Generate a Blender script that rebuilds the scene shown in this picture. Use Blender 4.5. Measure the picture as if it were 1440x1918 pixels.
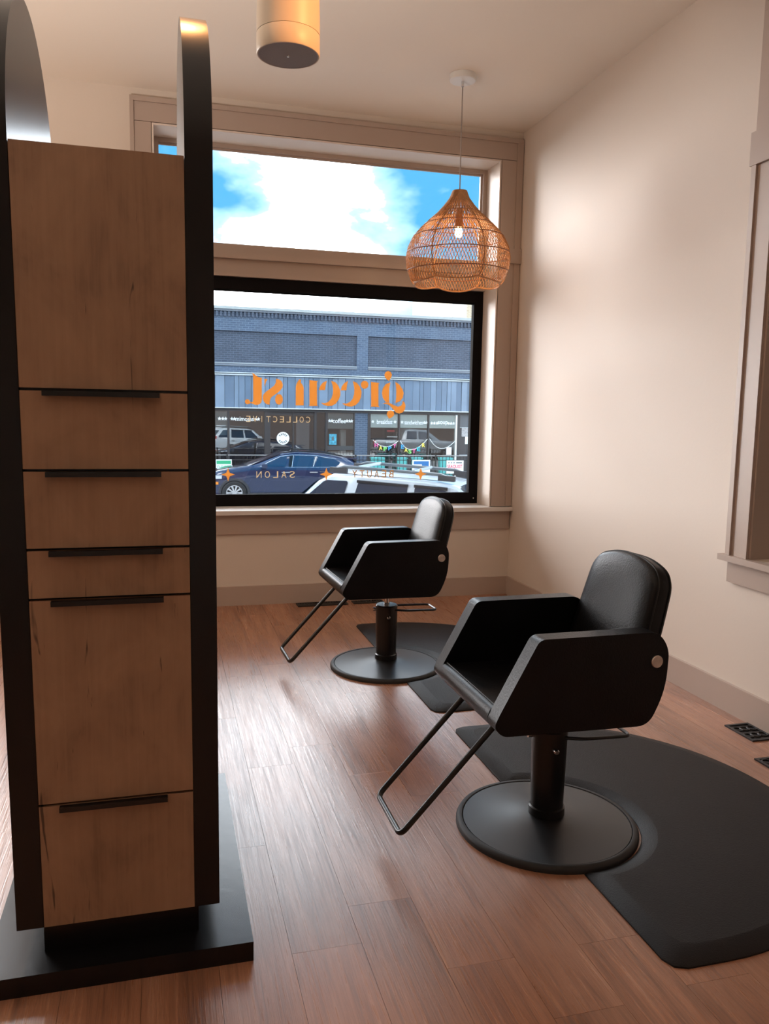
import bpy, bmesh, math, random
from mathutils import Vector, Matrix
from mathutils.geometry import tessellate_polygon
R = math.radians
PI = math.pi
random.seed(7)
for o in list(bpy.data.objects):
    bpy.data.objects.remove(o)
S = bpy.context.scene
C = S.collection

# ------------------------------------------------------------------ camera
F_PX, YAW, PITCH, ROLL = 1516.92, 0.2675, 0.1210, 0.0176
fw = Vector((math.sin(YAW) * math.cos(PITCH), math.cos(YAW) * math.cos(PITCH), -math.sin(PITCH)))
rt = Vector((math.cos(YAW), -math.sin(YAW), 0))
up = rt.cross(fw)
rt2 = math.cos(ROLL) * rt + math.sin(ROLL) * up
up2 = -math.sin(ROLL) * rt + math.cos(ROLL) * up
cam = bpy.data.objects.new('camera', bpy.data.cameras.new('camera'))
C.objects.link(cam)
cam.data.sensor_fit = 'HORIZONTAL'
cam.data.sensor_width = 36
cam.data.lens = F_PX / 1440 * 36
cam.data.clip_start = 0.05
cam.data.clip_end = 500
mw = Matrix.Identity(4)
for i in range(3):
    mw[i][0], mw[i][1], mw[i][2] = rt2[i], up2[i], -fw[i]
mw[2][3] = 1.5
cam.matrix_world = mw
S.camera = cam

# ------------------------------------------------------------------ exposure
S.view_settings.view_transform = 'Standard'
S.view_settings.look = 'None'
S.view_settings.gamma = 1
S.view_settings.use_curve_mapping = False
S.view_settings.exposure = 1.4

# ------------------------------------------------------------------ sky: bright broken cloud over blue
CLOUD = 7.5
CL0, CL1, CL2 = 0.47, 0.54, 0.68      # cloud cover: clear below, thin edge, full cloud above
SKYBLUE = (0.048, 0.23, 0.42, 1)
SKYLOW = (0.22, 0.42, 0.52, 1)
w = bpy.data.worlds.new('sky')
S.world = w
w.use_nodes = True
nt = w.node_tree
nt.nodes.clear()
def N(t, kind, **kw):
    n = t.nodes.new(kind)
    for k, v in kw.items():
        if hasattr(n, k):
            setattr(n, k, v)
    return n
tc = N(nt, 'ShaderNodeTexCoord')
mp = N(nt, 'ShaderNodeMapping')
mp.inputs['Scale'].default_value = (1.0, 1.0, 1.9)
mp.inputs['Location'].default_value = (2.10, 0.7, 0.60)
mp.inputs['Rotation'].default_value = (0, 0, R(7))
nt.links.new(tc.outputs['Generated'], mp.inputs['Vector'])
nz = N(nt, 'ShaderNodeTexNoise')
nz.inputs['Scale'].default_value = 3.1
nz.inputs['Detail'].default_value = 7
nz.inputs['Roughness'].default_value = 0.52
nz.inputs['Distortion'].default_value = 0.25
nt.links.new(mp.outputs['Vector'], nz.inputs['Vector'])
# low cloud thickens towards the horizon
sp = N(nt, 'ShaderNodeSeparateXYZ')
nt.links.new(tc.outputs['Generated'], sp.inputs['Vector'])
ml = N(nt, 'ShaderNodeMapRange')
ml.inputs['From Min'].default_value = 0.02
ml.inputs['From Max'].default_value = 0.30
ml.inputs['To Min'].default_value = 0.03
ml.inputs['To Max'].default_value = 0.0
nt.links.new(sp.outputs['Z'], ml.inputs['Value'])
ad = N(nt, 'ShaderNodeMath', operation='ADD')
nt.links.new(nz.outputs['Fac'], ad.inputs[0])
nt.links.new(ml.outputs['Result'], ad.inputs[1])
cr = N(nt, 'ShaderNodeValToRGB')
cr.color_ramp.elements[0].position = CL0
cr.color_ramp.elements[0].color = (0, 0, 0, 1)
cr.color_ramp.elements[1].position = CL2
cr.color_ramp.elements[1].color = (1, 1, 1, 1)
ke = cr.color_ramp.elements.new(CL1)
ke.color = (0.04, 0.04, 0.04, 1)
nt.links.new(ad.outputs[0], cr.inputs['Fac'])
mx = N(nt, 'ShaderNodeMix', data_type='RGBA')
hz = N(nt, 'ShaderNodeMapRange')
hz.inputs['From Min'].default_value = 0.02
hz.inputs['From Max'].default_value = 0.22
nt.links.new(sp.outputs['Z'], hz.inputs['Value'])
hx = N(nt, 'ShaderNodeMix', data_type='RGBA')
hx.inputs['A'].default_value = SKYLOW
hx.inputs['B'].default_value = SKYBLUE
nt.links.new(hz.outputs['Result'], hx.inputs['Factor'])
nt.links.new(hx.outputs['Result'], mx.inputs['A'])
mx.inputs['B'].default_value = (CLOUD * 0.92, CLOUD * 0.965, CLOUD * 1.0, 1)
nt.links.new(cr.outputs['Color'], mx.inputs['Factor'])
bg = N(nt, 'ShaderNodeBackground')
nt.links.new(mx.outputs['Result'], bg.inputs['Color'])
bg.inputs['Strength'].default_value = 1.0
wo = N(nt, 'ShaderNodeOutputWorld')
nt.links.new(bg.outputs[0], wo.inputs['Surface'])

# portal over the shop window: only helps sampling of the real sky
pl = bpy.data.lights.new('window_portal', 'AREA')
pl.shape = 'RECTANGLE'
pl.size = 2.76
pl.size_y = 2.8
pl.cycles.is_portal = True
for px_ in (1.29, -2.72):
    po = bpy.data.objects.new('window_portal', pl)
    C.objects.link(po)
    po.location = (px_, 6.82, 2.12)
    po.rotation_euler = (R(-90), 0, 0)

# hazy sun behind thin cloud, over the roofs opposite: soft daylight slanting in from the left
sd = bpy.data.lights.new('sun', 'SUN')
sd.energy = 2.6
sd.angle = R(42)
sd.color = (1.0, 0.95, 0.93)
so = bpy.data.objects.new('sun', sd)
C.objects.link(so)
so.rotation_euler = Vector((0.53, -0.82, -0.28)).to_track_quat('-Z', 'Y').to_euler()

FILL_LAMP_W = 100     # unseen globes added further down as warm fill
SPOT_W = 140
UPLIGHT_W = 135  # added torchiere that lifts the ceiling
FILL_LAMP_COL = (1.0, 0.64, 0.37)

# ------------------------------------------------------------------ materials
MATS = {}
def mat(name, col, rough=0.5, metal=0.0, spec=0.5, noise=None, bump=None, coat=0, trans=None, emit=None):
    """noise=(scale, amount, (sx,sy,sz)) varies the colour, bump=(scale, strength, (sx,sy,sz))"""
    if name in MATS:
        return MATS[name]
    m = bpy.data.materials.new(name)
    m.use_nodes = True
    t = m.node_tree
    b = t.nodes['Principled BSDF']
    b.inputs['Base Color'].default_value = (*col, 1)
    b.inputs['Roughness'].default_value = rough
    b.inputs['Metallic'].default_value = metal
    b.inputs['Specular IOR Level'].default_value = spec
    b.inputs['Coat Weight'].default_value = coat
    b.inputs['Coat Roughness'].default_value = 0.06
    if emit:
        b.inputs['Emission Color'].default_value = (*emit[0], 1)
        b.inputs['Emission Strength'].default_value = emit[1]
    tcn = None
    def vec(sc):
        nonlocal tcn
        if tcn is None:
            tcn = N(t, 'ShaderNodeTexCoord')
        q = N(t, 'ShaderNodeMapping')
        q.inputs['Scale'].default_value = sc
        t.links.new(tcn.outputs['Object'], q.inputs['Vector'])
        return q.outputs['Vector']
    if noise:
        n = N(t, 'ShaderNodeTexNoise')
        n.inputs['Scale'].default_value = noise[0]
        n.inputs['Detail'].default_value = 5
        t.links.new(vec(noise[2] if len(noise) > 2 else (1, 1, 1)), n.inputs['Vector'])
        r = N(t, 'ShaderNodeValToRGB')
        a = noise[1]
        r.color_ramp.elements[0].position = 0.3
        r.color_ramp.elements[1].position = 0.7
        r.color_ramp.elements[0].color = (*[c * (1 - a) for c in col], 1)
        r.color_ramp.elements[1].color = (*[min(1, c * (1 + a)) for c in col], 1)
        t.links.new(n.outputs['Fac'], r.inputs['Fac'])
        t.links.new(r.outputs['Color'], b.inputs['Base Color'])
    if bump:
        n = N(t, 'ShaderNodeTexNoise')
        n.inputs['Scale'].default_value = bump[0]
        n.inputs['Detail'].default_value = 3
        t.links.new(vec(bump[2] if len(bump) > 2 else (1, 1, 1)), n.inputs['Vector'])
        bp = N(t, 'ShaderNodeBump')
        bp.inputs['Strength'].default_value = bump[1]
        bp.inputs['Distance'].default_value = 0.01
        t.links.new(n.outputs['Fac'], bp.inputs['Height'])
        t.links.new(bp.outputs['Normal'], b.inputs['Normal'])
    MATS[name] = m
    return m

def glass_mat(name, refl, tint=(1, 1, 1), rough=0.0):
    """thin pane: transparent plus a mirror share (Fresnel-weighted)"""
    m = bpy.data.materials.new(name)
    m.use_nodes = True
    t = m.node_tree
    t.nodes.clear()
    tr = N(t, 'ShaderNodeBsdfTransparent')
    tr.inputs['Color'].default_value = (*tint, 1)
    gl = N(t, 'ShaderNodeBsdfGlossy')
    gl.inputs['Roughness'].default_value = rough
    fr = N(t, 'ShaderNodeFresnel')
    fr.inputs['IOR'].default_value = 1.45
    mr = N(t, 'ShaderNodeMapRange')
    mr.inputs['From Min'].default_value = 0.034
    mr.inputs['From Max'].default_value = 1.0
    mr.inputs['To Min'].default_value = refl
    mr.inputs['To Max'].default_value = 1.0
    t.links.new(fr.outputs[0], mr.inputs['Value'])
    ms = N(t, 'ShaderNodeMixShader')
    t.links.new(mr.outputs['Result'], ms.inputs['Fac'])
    t.links.new(tr.outputs[0], ms.inputs[1])
    t.links.new(gl.outputs[0], ms.inputs[2])
    ou = N(t, 'ShaderNodeOutputMaterial')
    t.links.new(ms.outputs[0], ou.inputs['Surface'])
    MATS[name] = m
    return m

def plank_mat():
    m = bpy.data.materials.new('vinyl_plank')
    m.use_nodes = True
    t = m.node_tree
    b = t.nodes['Principled BSDF']
    tcn = N(t, 'ShaderNodeTexCoord')
    oi = N(t, 'ShaderNodeObjectInfo')
    mu = N(t, 'ShaderNodeMath', operation='MULTIPLY')
    mu.inputs[1].default_value = 37.0
    t.links.new(oi.outputs['Random'], mu.inputs[0])
    va = N(t, 'ShaderNodeVectorMath', operation='ADD')
    t.links.new(tcn.outputs['Object'], va.inputs[0])
    t.links.new(mu.outputs[0], va.inputs[1])
    def noise(sc, scale, det=4, dist=0.0, rough=0.55):
        q = N(t, 'ShaderNodeMapping')
        q.inputs['Scale'].default_value = sc
        t.links.new(va.outputs[0], q.inputs['Vector'])
        n = N(t, 'ShaderNodeTexNoise')
        n.inputs['Scale'].default_value = scale
        n.inputs['Detail'].default_value = det
        n.inputs['Roughness'].default_value = rough
        n.inputs['Distortion'].default_value = dist
        t.links.new(q.outputs[0], n.inputs['Vector'])
        return n.outputs['Fac']
    fine = noise((120, 3.0, 1), 1.0, 5, 0.5, 0.68)
    broad = noise((9, 0.9, 1), 1.0, 3, 1.2)
    a1 = N(t, 'ShaderNodeMath', operation='MULTIPLY_ADD')
    a1.inputs[1].default_value = 0.55
    t.links.new(fine, a1.inputs[0])
    a2 = N(t, 'ShaderNodeMath', operation='MULTIPLY')
    a2.inputs[1].default_value = 0.45
    t.links.new(broad, a2.inputs[0])
    t.links.new(a2.outputs[0], a1.inputs[2])
    r = N(t, 'ShaderNodeValToRGB')
    e = r.color_ramp.elements
    e[0].position = 0.34
    e[0].color = (0.18, 0.080, 0.048, 1)
    e[1].position = 0.68
    e[1].color = (0.51, 0.265, 0.163, 1)
    k = e.new(0.5)
    k.color = (0.36, 0.165, 0.092, 1)
    t.links.new(a1.outputs[0], r.inputs['Fac'])
    hv = N(t, 'ShaderNodeHueSaturation')
    mr = N(t, 'ShaderNodeMapRange')
    mr.inputs['To Min'].default_value = 0.88
    mr.inputs['To Max'].default_value = 1.10
    t.links.new(oi.outputs['Random'], mr.inputs['Value'])
    t.links.new(mr.outputs['Result'], hv.inputs['Value'])
    t.links.new(r.outputs['Color'], hv.inputs['Color'])
    t.links.new(hv.outputs['Color'], b.inputs['Base Color'])
    rr = N(t, 'ShaderNodeMapRange')
    rr.inputs['From Min'].default_value = 0.3
    rr.inputs['From Max'].default_value = 0.7
    rr.inputs['To Min'].default_value = 0.37
    rr.inputs['To Max'].default_value = 0.24
    t.links.new(fine, rr.inputs['Value'])
    t.links.new(rr.outputs['Result'], b.inputs['Roughness'])
    b.inputs['Specular IOR Level'].default_value = 1.0
    bp = N(t, 'ShaderNodeBump')
    bp.inputs['Strength'].default_value = 0.22
    bp.inputs['Distance'].default_value = 0.004
    t.links.new(fine, bp.inputs['Height'])
    t.links.new(bp.outputs['Normal'], b.inputs['Normal'])
    MATS['vinyl_plank'] = m
    return m

def drawer_mat():
    """weathered knotty oak decor: vertical grain, dark blotches and fine cracks"""
    m = bpy.data.materials.new('knotty_oak')
    m.use_nodes = True
    t = m.node_tree
    b = t.nodes['Principled BSDF']
    tcn = N(t, 'ShaderNodeTexCoord')
    def noise(sc, scale, det, dist=0.0, rough=0.55):
        q = N(t, 'ShaderNodeMapping')
        q.inputs['Scale'].default_value = sc
        t.links.new(tcn.outputs['Object'], q.inputs['Vector'])
        n = N(t, 'ShaderNodeTexNoise')
        n.inputs['Scale'].default_value = scale
        n.inputs['Detail'].default_value = det
        n.inputs['Distortion'].default_value = dist
        n.inputs['Roughness'].default_value = rough
        t.links.new(q.outputs[0], n.inputs['Vector'])
        return n.outputs['Fac']
    grain = noise((70, 1, 3.0), 1.0, 5, 0.4, 0.6)
    blot = noise((6.5, 1, 4.0), 1.0, 4, 0.5, 0.6)
    crack = noise((26, 1, 3.4), 1.0, 3, 1.6, 0.5)
    s = N(t, 'ShaderNodeMath', operation='MULTIPLY_ADD')
    s.inputs[1].default_value = 0.30
    t.links.new(grain, s.inputs[0])
    s2 = N(t, 'ShaderNodeMath', operation='MULTIPLY')
    s2.inputs[1].default_value = 0.70
    t.links.new(blot, s2.inputs[0])
    t.links.new(s2.outputs[0], s.inputs[2])
    r = N(t, 'ShaderNodeValToRGB')
    e = r.color_ramp.elements
    e[0].position = 0.33
    e[0].color = (0.22, 0.130, 0.080, 1)
    e[1].position = 0.62
    e[1].color = (0.40, 0.245, 0.152, 1)
    k = e.new(0.46)
    k.color = (0.335, 0.200, 0.122, 1)
    t.links.new(s.outputs[0], r.inputs['Fac'])
    rc = N(t, 'ShaderNodeValToRGB')
    rc.color_ramp.elements[0].position = 0.685
    rc.color_ramp.elements[0].color = (0, 0, 0, 1)
    rc.color_ramp.elements[1].position = 0.75
    rc.color_ramp.elements[1].color = (1, 1, 1, 1)
    t.links.new(crack, rc.inputs['Fac'])
    mi = N(t, 'ShaderNodeMix', data_type='RGBA')
    t.links.new(rc.outputs['Color'], mi.inputs['Factor'])
    t.links.new(r.outputs['Color'], mi.inputs['A'])
    mi.inputs['B'].default_value = (0.10, 0.06, 0.04, 1)
    t.links.new(mi.outputs['Result'], b.inputs['Base Color'])
    b.inputs['Roughness'].default_value = 0.55
    MATS['knotty_oak'] = m
    return m

def brick_mat(name, c1, c2, mortar, bw=0.22, bh=0.075):
    m = bpy.data.materials.new(name)
    m.use_nodes = True
    t = m.node_tree
    b = t.nodes['Principled BSDF']
    tcn = N(t, 'ShaderNodeTexCoord')
    sx = N(t, 'ShaderNodeSeparateXYZ')
    t.links.new(tcn.outputs['Object'], sx.inputs[0])
    sm = N(t, 'ShaderNodeMath', operation='ADD')
    t.links.new(sx.outputs['X'], sm.inputs[0])
    t.links.new(sx.outputs['Y'], sm.inputs[1])
    cb = N(t, 'ShaderNodeCombineXYZ')
    t.links.new(sm.outputs[0], cb.inputs['X'])
    t.links.new(sx.outputs['Z'], cb.inputs['Y'])
    br = N(t, 'ShaderNodeTexBrick')
    br.inputs['Scale'].default_value = 1.0
    br.inputs['Brick Width'].default_value = bw
    br.inputs['Row Height'].default_value = bh
    br.inputs['Mortar Size'].default_value = 0.010
    br.inputs['Color1'].default_value = (*c1, 1)
    br.inputs['Color2'].default_value = (*c2, 1)
    br.inputs['Mortar'].default_value = (*mortar, 1)
    t.links.new(cb.outputs[0], br.inputs['Vector'])
    nz_ = N(t, 'ShaderNodeTexNoise')
    nz_.inputs['Scale'].default_value = 1.2
    nz_.inputs['Detail'].default_value = 4
    t.links.new(tcn.outputs['Object'], nz_.inputs['Vector'])
    mr = N(t, 'ShaderNodeMapRange')
    mr.inputs['To Min'].default_value = 0.7
    mr.inputs['To Max'].default_value = 1.3
    t.links.new(nz_.outputs['Fac'], mr.inputs['Value'])
    hv = N(t, 'ShaderNodeHueSaturation')
    t.links.new(mr.outputs['Result'], hv.inputs['Value'])
    t.links.new(br.outputs['Color'], hv.inputs['Color'])
    t.links.new(hv.outputs['Color'], b.inputs['Base Color'])
    b.inputs['Roughness'].default_value = 0.8
    MATS[name] = m
    return m

def vinyl_film(name, col):
    """window vinyl: half reflecting, half letting daylight through"""
    m = bpy.data.materials.new(name)
    m.use_nodes = True
    t = m.node_tree
    t.nodes.clear()
    d = N(t, 'ShaderNodeBsdfDiffuse')
    d.inputs['Color'].default_value = (*col, 1)
    tl = N(t, 'ShaderNodeBsdfTranslucent')
    tl.inputs['Color'].default_value = (*col, 1)
    ms = N(t, 'ShaderNodeMixShader')
    ms.inputs['Fac'].default_value = 0.62
    t.links.new(d.outputs[0], ms.inputs[1])
    t.links.new(tl.outputs[0], ms.inputs[2])
    ou = N(t, 'ShaderNodeOutputMaterial')
    t.links.new(ms.outputs[0], ou.inputs['Surface'])
    MATS[name] = m
    return m

plank_mat()
drawer_mat()
WALL = mat('wall_paint', (0.70, 0.62, 0.545), 0.55, bump=(60, 0.04), spec=0.35)
CEIL = mat('ceiling_paint', (0.86, 0.79, 0.70), 0.7, bump=(40, 0.04), spec=0.3)
TRIM = mat('taupe_trim', (0.46, 0.37, 0.315), 0.40, bump=(30, 0.03), spec=0.4)
SILLW = mat('pale_sill_paint', (0.72, 0.69, 0.66), 0.38, bump=(30, 0.03))
REVEAL = mat('reveal_paint', (0.74, 0.65, 0.57), 0.45, bump=(30, 0.03))
BLACKLAM = mat('black_laminate', (0.006, 0.006, 0.007), 0.26, spec=0.42, bump=(25, 0.03, (1, 1, 0.1)))
BLACKMAT = mat('black_steel', (0.007, 0.007, 0.008), 0.30)
LEATHER = mat('black_leather', (0.004, 0.004, 0.005), 0.35, spec=0.24, bump=(160, 0.12), noise=(9, 0.35))
STITCH = mat('black_piping', (0.004, 0.004, 0.004), 0.5)
RUBBER = mat('black_rubber', (0.012, 0.012, 0.013), 0.55)
BASEP = mat('satin_black_base', (0.010, 0.010, 0.012), 0.38, spec=0.55)
MATM = mat('black_foam_mat', (0.008, 0.007, 0.008), 0.52, spec=0.27, bump=(260, 0.25), noise=(5, 0.15))
CHROME = mat('chrome', (0.75, 0.75, 0.76), 0.12, 1.0)
BRUSHED = mat('brushed_metal_button', (0.62, 0.55, 0.50), 0.38, 1.0, noise=(40, 0.15))
BLACKFRAME = mat('black_aluminium', (0.008, 0.007, 0.008), 0.8, spec=0.1)
WHITEP = mat('white_paint', (0.80, 0.79, 0.76), 0.4)
SPEAKER = mat('speaker_shell', (0.66, 0.56, 0.44), 0.45)
GRILLE = mat('speaker_grille', (0.30, 0.27, 0.265), 0.6, bump=(500, 0.3))
RATTAN = mat('rattan', (0.48, 0.235, 0.095), 0.5, noise=(60, 0.25))
RATTAN_D = mat('rattan_dark_ring', (0.27, 0.11, 0.06), 0.5)
GLASS = glass_mat('window_glass', 0.03)
SHOPGLASS = glass_mat('shop_glass', 0.19, (0.93, 0.96, 0.96))
CARGLASS_D = mat('car_glass', (0.006, 0.010, 0.018), 0.04, spec=0.9)
ORANGE = vinyl_film('orange_vinyl', (0.84, 0.50, 0.19))
CREAM = vinyl_film('cream_vinyl', (0.80, 0.68, 0.50))
GOLD = vinyl_film('gold_vinyl', (0.62, 0.40, 0.18))
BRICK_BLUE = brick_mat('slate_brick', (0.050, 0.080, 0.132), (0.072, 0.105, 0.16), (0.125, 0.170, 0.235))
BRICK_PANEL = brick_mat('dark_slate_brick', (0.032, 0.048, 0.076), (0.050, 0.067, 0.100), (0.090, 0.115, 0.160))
BRICK_TAN = brick_mat('tan_brick', (0.42, 0.33, 0.22), (0.50, 0.40, 0.28), (0.55, 0.48, 0.38))
BRICK_RED = brick_mat('brown_brick', (0.050, 0.034, 0.030), (0.075, 0.050, 0.042), (0.09, 0.075, 0.068))
FASCIA = mat('fascia_metal', (0.185, 0.235, 0.30), 0.5, noise=(3, 0.15))
PALE = mat('pale_metal_edge', (0.42, 0.47, 0.50), 0.45)
ASPHALT = mat('asphalt', (0.060, 0.062, 0.066), 0.8, noise=(8, 0.2))
CONCRETE = mat('concrete', (0.22, 0.22, 0.21), 0.8, noise=(4, 0.12))

# ------------------------------------------------------------------ mesh helpers
def finish(bm, name, m, parent=None, smooth=False, kind=None, loc=None, angle=35):
    bmesh.ops.recalc_face_normals(bm, faces=bm.faces)
    me = bpy.data.meshes.new(name)
    bm.to_mesh(me)
    bm.free()
    return link(me, name, m, parent, smooth, kind, loc, angle)
def link(me, name, m, parent=None, smooth=False, kind=None, loc=None, angle=35):
    if m and not me.materials:
        me.materials.append(m)
    if smooth:
        me.polygons.foreach_set('use_smooth', [True] * len(me.polygons))
        try:
            me.set_sharp_from_angle(angle=R(angle))
        except Exception:
            pass
    o = bpy.data.objects.new(name, me)
    C.objects.link(o)
    o.parent = parent
    if loc:
        o.location = loc
    if kind:
        o['kind'] = kind
    return o
def box(bm, x0, x1, y0, y1, z0, z1):
    v = [bm.verts.new(p) for p in [(x0, y0, z0), (x1, y0, z0), (x1, y1, z0), (x0, y1, z0), (x0, y0, z1), (x1, y0, z1), (x1, y1, z1), (x0, y1, z1)]]
    for f in [(0, 3, 2, 1), (4, 5, 6, 7), (0, 1, 5, 4), (1, 2, 6, 5), (2, 3, 7, 6), (3, 0, 4, 7)]:
        bm.faces.new([v[i] for i in f])
    return v
def bev(bm, r, seg=2, ang=30):
    es = [e for e in bm.edges if len(e.link_faces) == 2 and e.calc_face_angle(0) > R(ang)]
    bmesh.ops.bevel(bm, geom=es, offset=r, segments=seg, profile=0.5, affect='EDGES', clamp_overlap=True)
def bx(name, m, dims, parent=None, r=0, seg=2, kind=None):
    bm = bmesh.new()
    box(bm, *dims)
    if r:
        bev(bm, r, seg)
    return finish(bm, name, m, parent, smooth=bool(r), kind=kind)
def prism(bm, pts, axis, a, b):
    """polygon of 2-D points extruded along an axis from a to b: axis y -> (x,z), x -> (y,z), z -> (x,y)"""
    def P(p, t):
        return {'y': (p[0], t, p[1]), 'x': (t, p[0], p[1]), 'z': (p[0], p[1], t)}[axis]
    va = [bm.verts.new(P(p, a)) for p in pts]
    vb = [bm.verts.new(P(p, b)) for p in pts]
    n = len(pts)
    for i in range(n):
        bm.faces.new([va[i], va[(i + 1) % n], vb[(i + 1) % n], vb[i]])
    tri = tessellate_polygon([[Vector((p[0], p[1], 0)) for p in pts]])
    convex_ok = True
    if n <= 8 or True:
        for t3 in tri:
            try:
                bm.faces.new([va[i] for i in t3])
                bm.faces.new([vb[i] for i in t3])
            except ValueError:
                pass
def prism_ngon(bm, pts, axis, a, b):
    def P(p, t):
        return {'y': (p[0], t, p[1]), 'x': (t, p[0], p[1]), 'z': (p[0], p[1], t)}[axis]
    va = [bm.verts.new(P(p, a)) for p in pts]
    vb = [bm.verts.new(P(p, b)) for p in pts]
    n = len(pts)
    for i in range(n):
        bm.faces.new([va[i], va[(i + 1) % n], vb[(i + 1) % n], vb[i]])
    bm.faces.new(va)
    bm.faces.new(list(reversed(vb)))
def lathe(bm, prof, seg=48, c=(0, 0)):
    rings = []
    for r_, z in prof:
        if r_ < 1e-5:
            rings.append([bm.verts.new((c[0], c[1], z))])
        else:
            rings.append([bm.verts.new((c[0] + r_ * math.cos(2 * PI * i / seg), c[1] + r_ * math.sin(2 * PI * i / seg), z)) for i in range(seg)])
    for A, B in zip(rings, rings[1:]):
        for i in range(seg):
            j = (i + 1) % seg
            if len(A) == 1 and len(B) == 1:
                continue
            if len(A) == 1:
                bm.faces.new([A[0], B[i], B[j]])
            elif len(B) == 1:
                bm.faces.new([A[i], A[j], B[0]])
            else:
                bm.faces.new([A[i], A[j], B[j], B[i]])
def fillet(pts, r, n=6):
    pts = [Vector(p) for p in pts]
    out = [pts[0]]
    for a, b, c in zip(pts, pts[1:], pts[2:]):
        d1 = (a - b)
        d2 = (c - b)
        l = min(r, d1.length * 0.45, d2.length * 0.45)
        p = b + d1.normalized() * l
        q = b + d2.normalized() * l
        for k in range(n + 1):
            t = k / n
            out.append(p * (1 - t) ** 2 + b * 2 * t * (1 - t) + q * t * t)
    out.append(pts[-1])
    return out
def fillet2(pts, rad, n=6):
    """closed 2-D polygon with rounded corners; rad: one radius or one per corner"""
    out = []
    k = len(pts)
    for i in range(k):
        r = rad[i] if isinstance(rad, (list, tuple)) else rad
        a, b, c = Vector(pts[i - 1]), Vector(pts[i]), Vector(pts[(i + 1) % k])
        if r <= 0:
            out.append(tuple(b))
            continue
        d1, d2 = a - b, c - b
        l = min(r, d1.length * 0.48, d2.length * 0.48)
        p, q = b + d1.normalized() * l, b + d2.normalized() * l
        for s in range(n + 1):
            t = s / n
            v = p * (1 - t) ** 2 + b * 2 * t * (1 - t) + q * t * t
            out.append((v.x, v.y))
    return out
def tube(bm, pts, r, seg=8, closed=False, cap=True):
    pts = [Vector(p) for p in pts]
    n = len(pts)
    rings = []
    prev = None
    for i, p in enumerate(pts):
        if closed:
            d = pts[(i + 1) % n] - pts[i - 1]
        else:
            d = pts[min(i + 1, n - 1)] - pts[max(i - 1, 0)]
        d.normalize()
        if prev is None:
            u = d.orthogonal().normalized()
        else:
            u = prev - d * prev.dot(d)
            if u.length < 1e-6:
                u = d.orthogonal()
            u.normalize()
        prev = u
        v = d.cross(u)
        rings.append([bm.verts.new(p + r * (math.cos(2 * PI * k / seg) * u + math.sin(2 * PI * k / seg) * v)) for k in range(seg)])
    prs = list(zip(rings, rings[1:])) + ([(rings[-1], rings[0])] if closed else [])
    for A, B in prs:
        for k in range(seg):
            bm.faces.new([A[k], A[(k + 1) % seg], B[(k + 1) % seg], B[k]])
    if cap and not closed:
        bm.faces.new(list(reversed(rings[0])))
        bm.faces.new(rings[-1])
def tb(name, m, pts, r, parent=None, seg=10, closed=False):
    bm = bmesh.new()
    tube(bm, pts, r, seg, closed)
    return finish(bm, name, m, parent, smooth=True)
def lt(name, m, prof, parent=None, seg=48, c=(0, 0), angle=35):
    bm = bmesh.new()
    lathe(bm, prof, seg, c)
    return finish(bm, name, m, parent, smooth=True, angle=angle)
def thing(name, label, cat, loc=(0, 0, 0), rz=0, group=None, kind=None):
    o = bpy.data.objects.new(name, None)
    C.objects.link(o)
    o.empty_display_size = 0.1
    o.location = loc
    o.rotation_euler = (0, 0, rz)
    return tag(o, label, cat, group, kind)
def tag(o, label, cat, group=None, kind=None):
    o['label'] = label
    o['category'] = cat
    if group:
        o['group'] = group
    if kind:
        o['kind'] = kind
    return o
def copy_tree(o, parent=None):
    c = o.copy()
    C.objects.link(c)
    c.parent = parent
    for ch in list(o.children):
        copy_tree(ch, c)
    return c
def text_mesh(s, size=1.0, weight=0.0, thick=0.001):
    cu = bpy.data.curves.new('lettering', 'FONT')
    cu.body = s
    cu.size = size
    cu.offset = weight
    cu.extrude = thick
    cu.align_x = 'CENTER'
    cu.resolution_u = 4
    ob = bpy.data.objects.new('lettering', cu)
    C.objects.link(ob)
    me = bpy.data.meshes.new_from_object(ob)
    bpy.data.objects.remove(ob)
    me.materials.clear()
    return me
def text_fit(s, m, name, x0, x1, z0, z1, y, parent, out=False, weight=0.0):
    """lettering filling x0..x1, z0..z1 on the plane y; out=True reads from the street side (+y)"""
    me = text_mesh(s, 1.0, weight)
    xs = [v.co.x for v in me.vertices]
    ys = [v.co.y for v in me.vertices]
    a0, a1, b0, b1 = min(xs), max(xs), min(ys), max(ys)
    for v in me.vertices:
        u = (v.co.x - a0) / (a1 - a0)
        t = (v.co.y - b0) / (b1 - b0)
        d = v.co.z
        X = x1 + (x0 - x1) * u if out else x0 + (x1 - x0) * u
        v.co = (X, y + (d if out else -d), z0 + (z1 - z0) * t)
    return link(me, name, m, parent)
def star_pts(cx, cz, r, k=5, inner=0.45, rot=PI / 2):
    return [(cx + (r if i % 2 == 0 else r * inner) * math.cos(rot + PI * i / k), cz + (r if i % 2 == 0 else r * inner) * math.sin(rot + PI * i / k)) for i in range(2 * k)]

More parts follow.
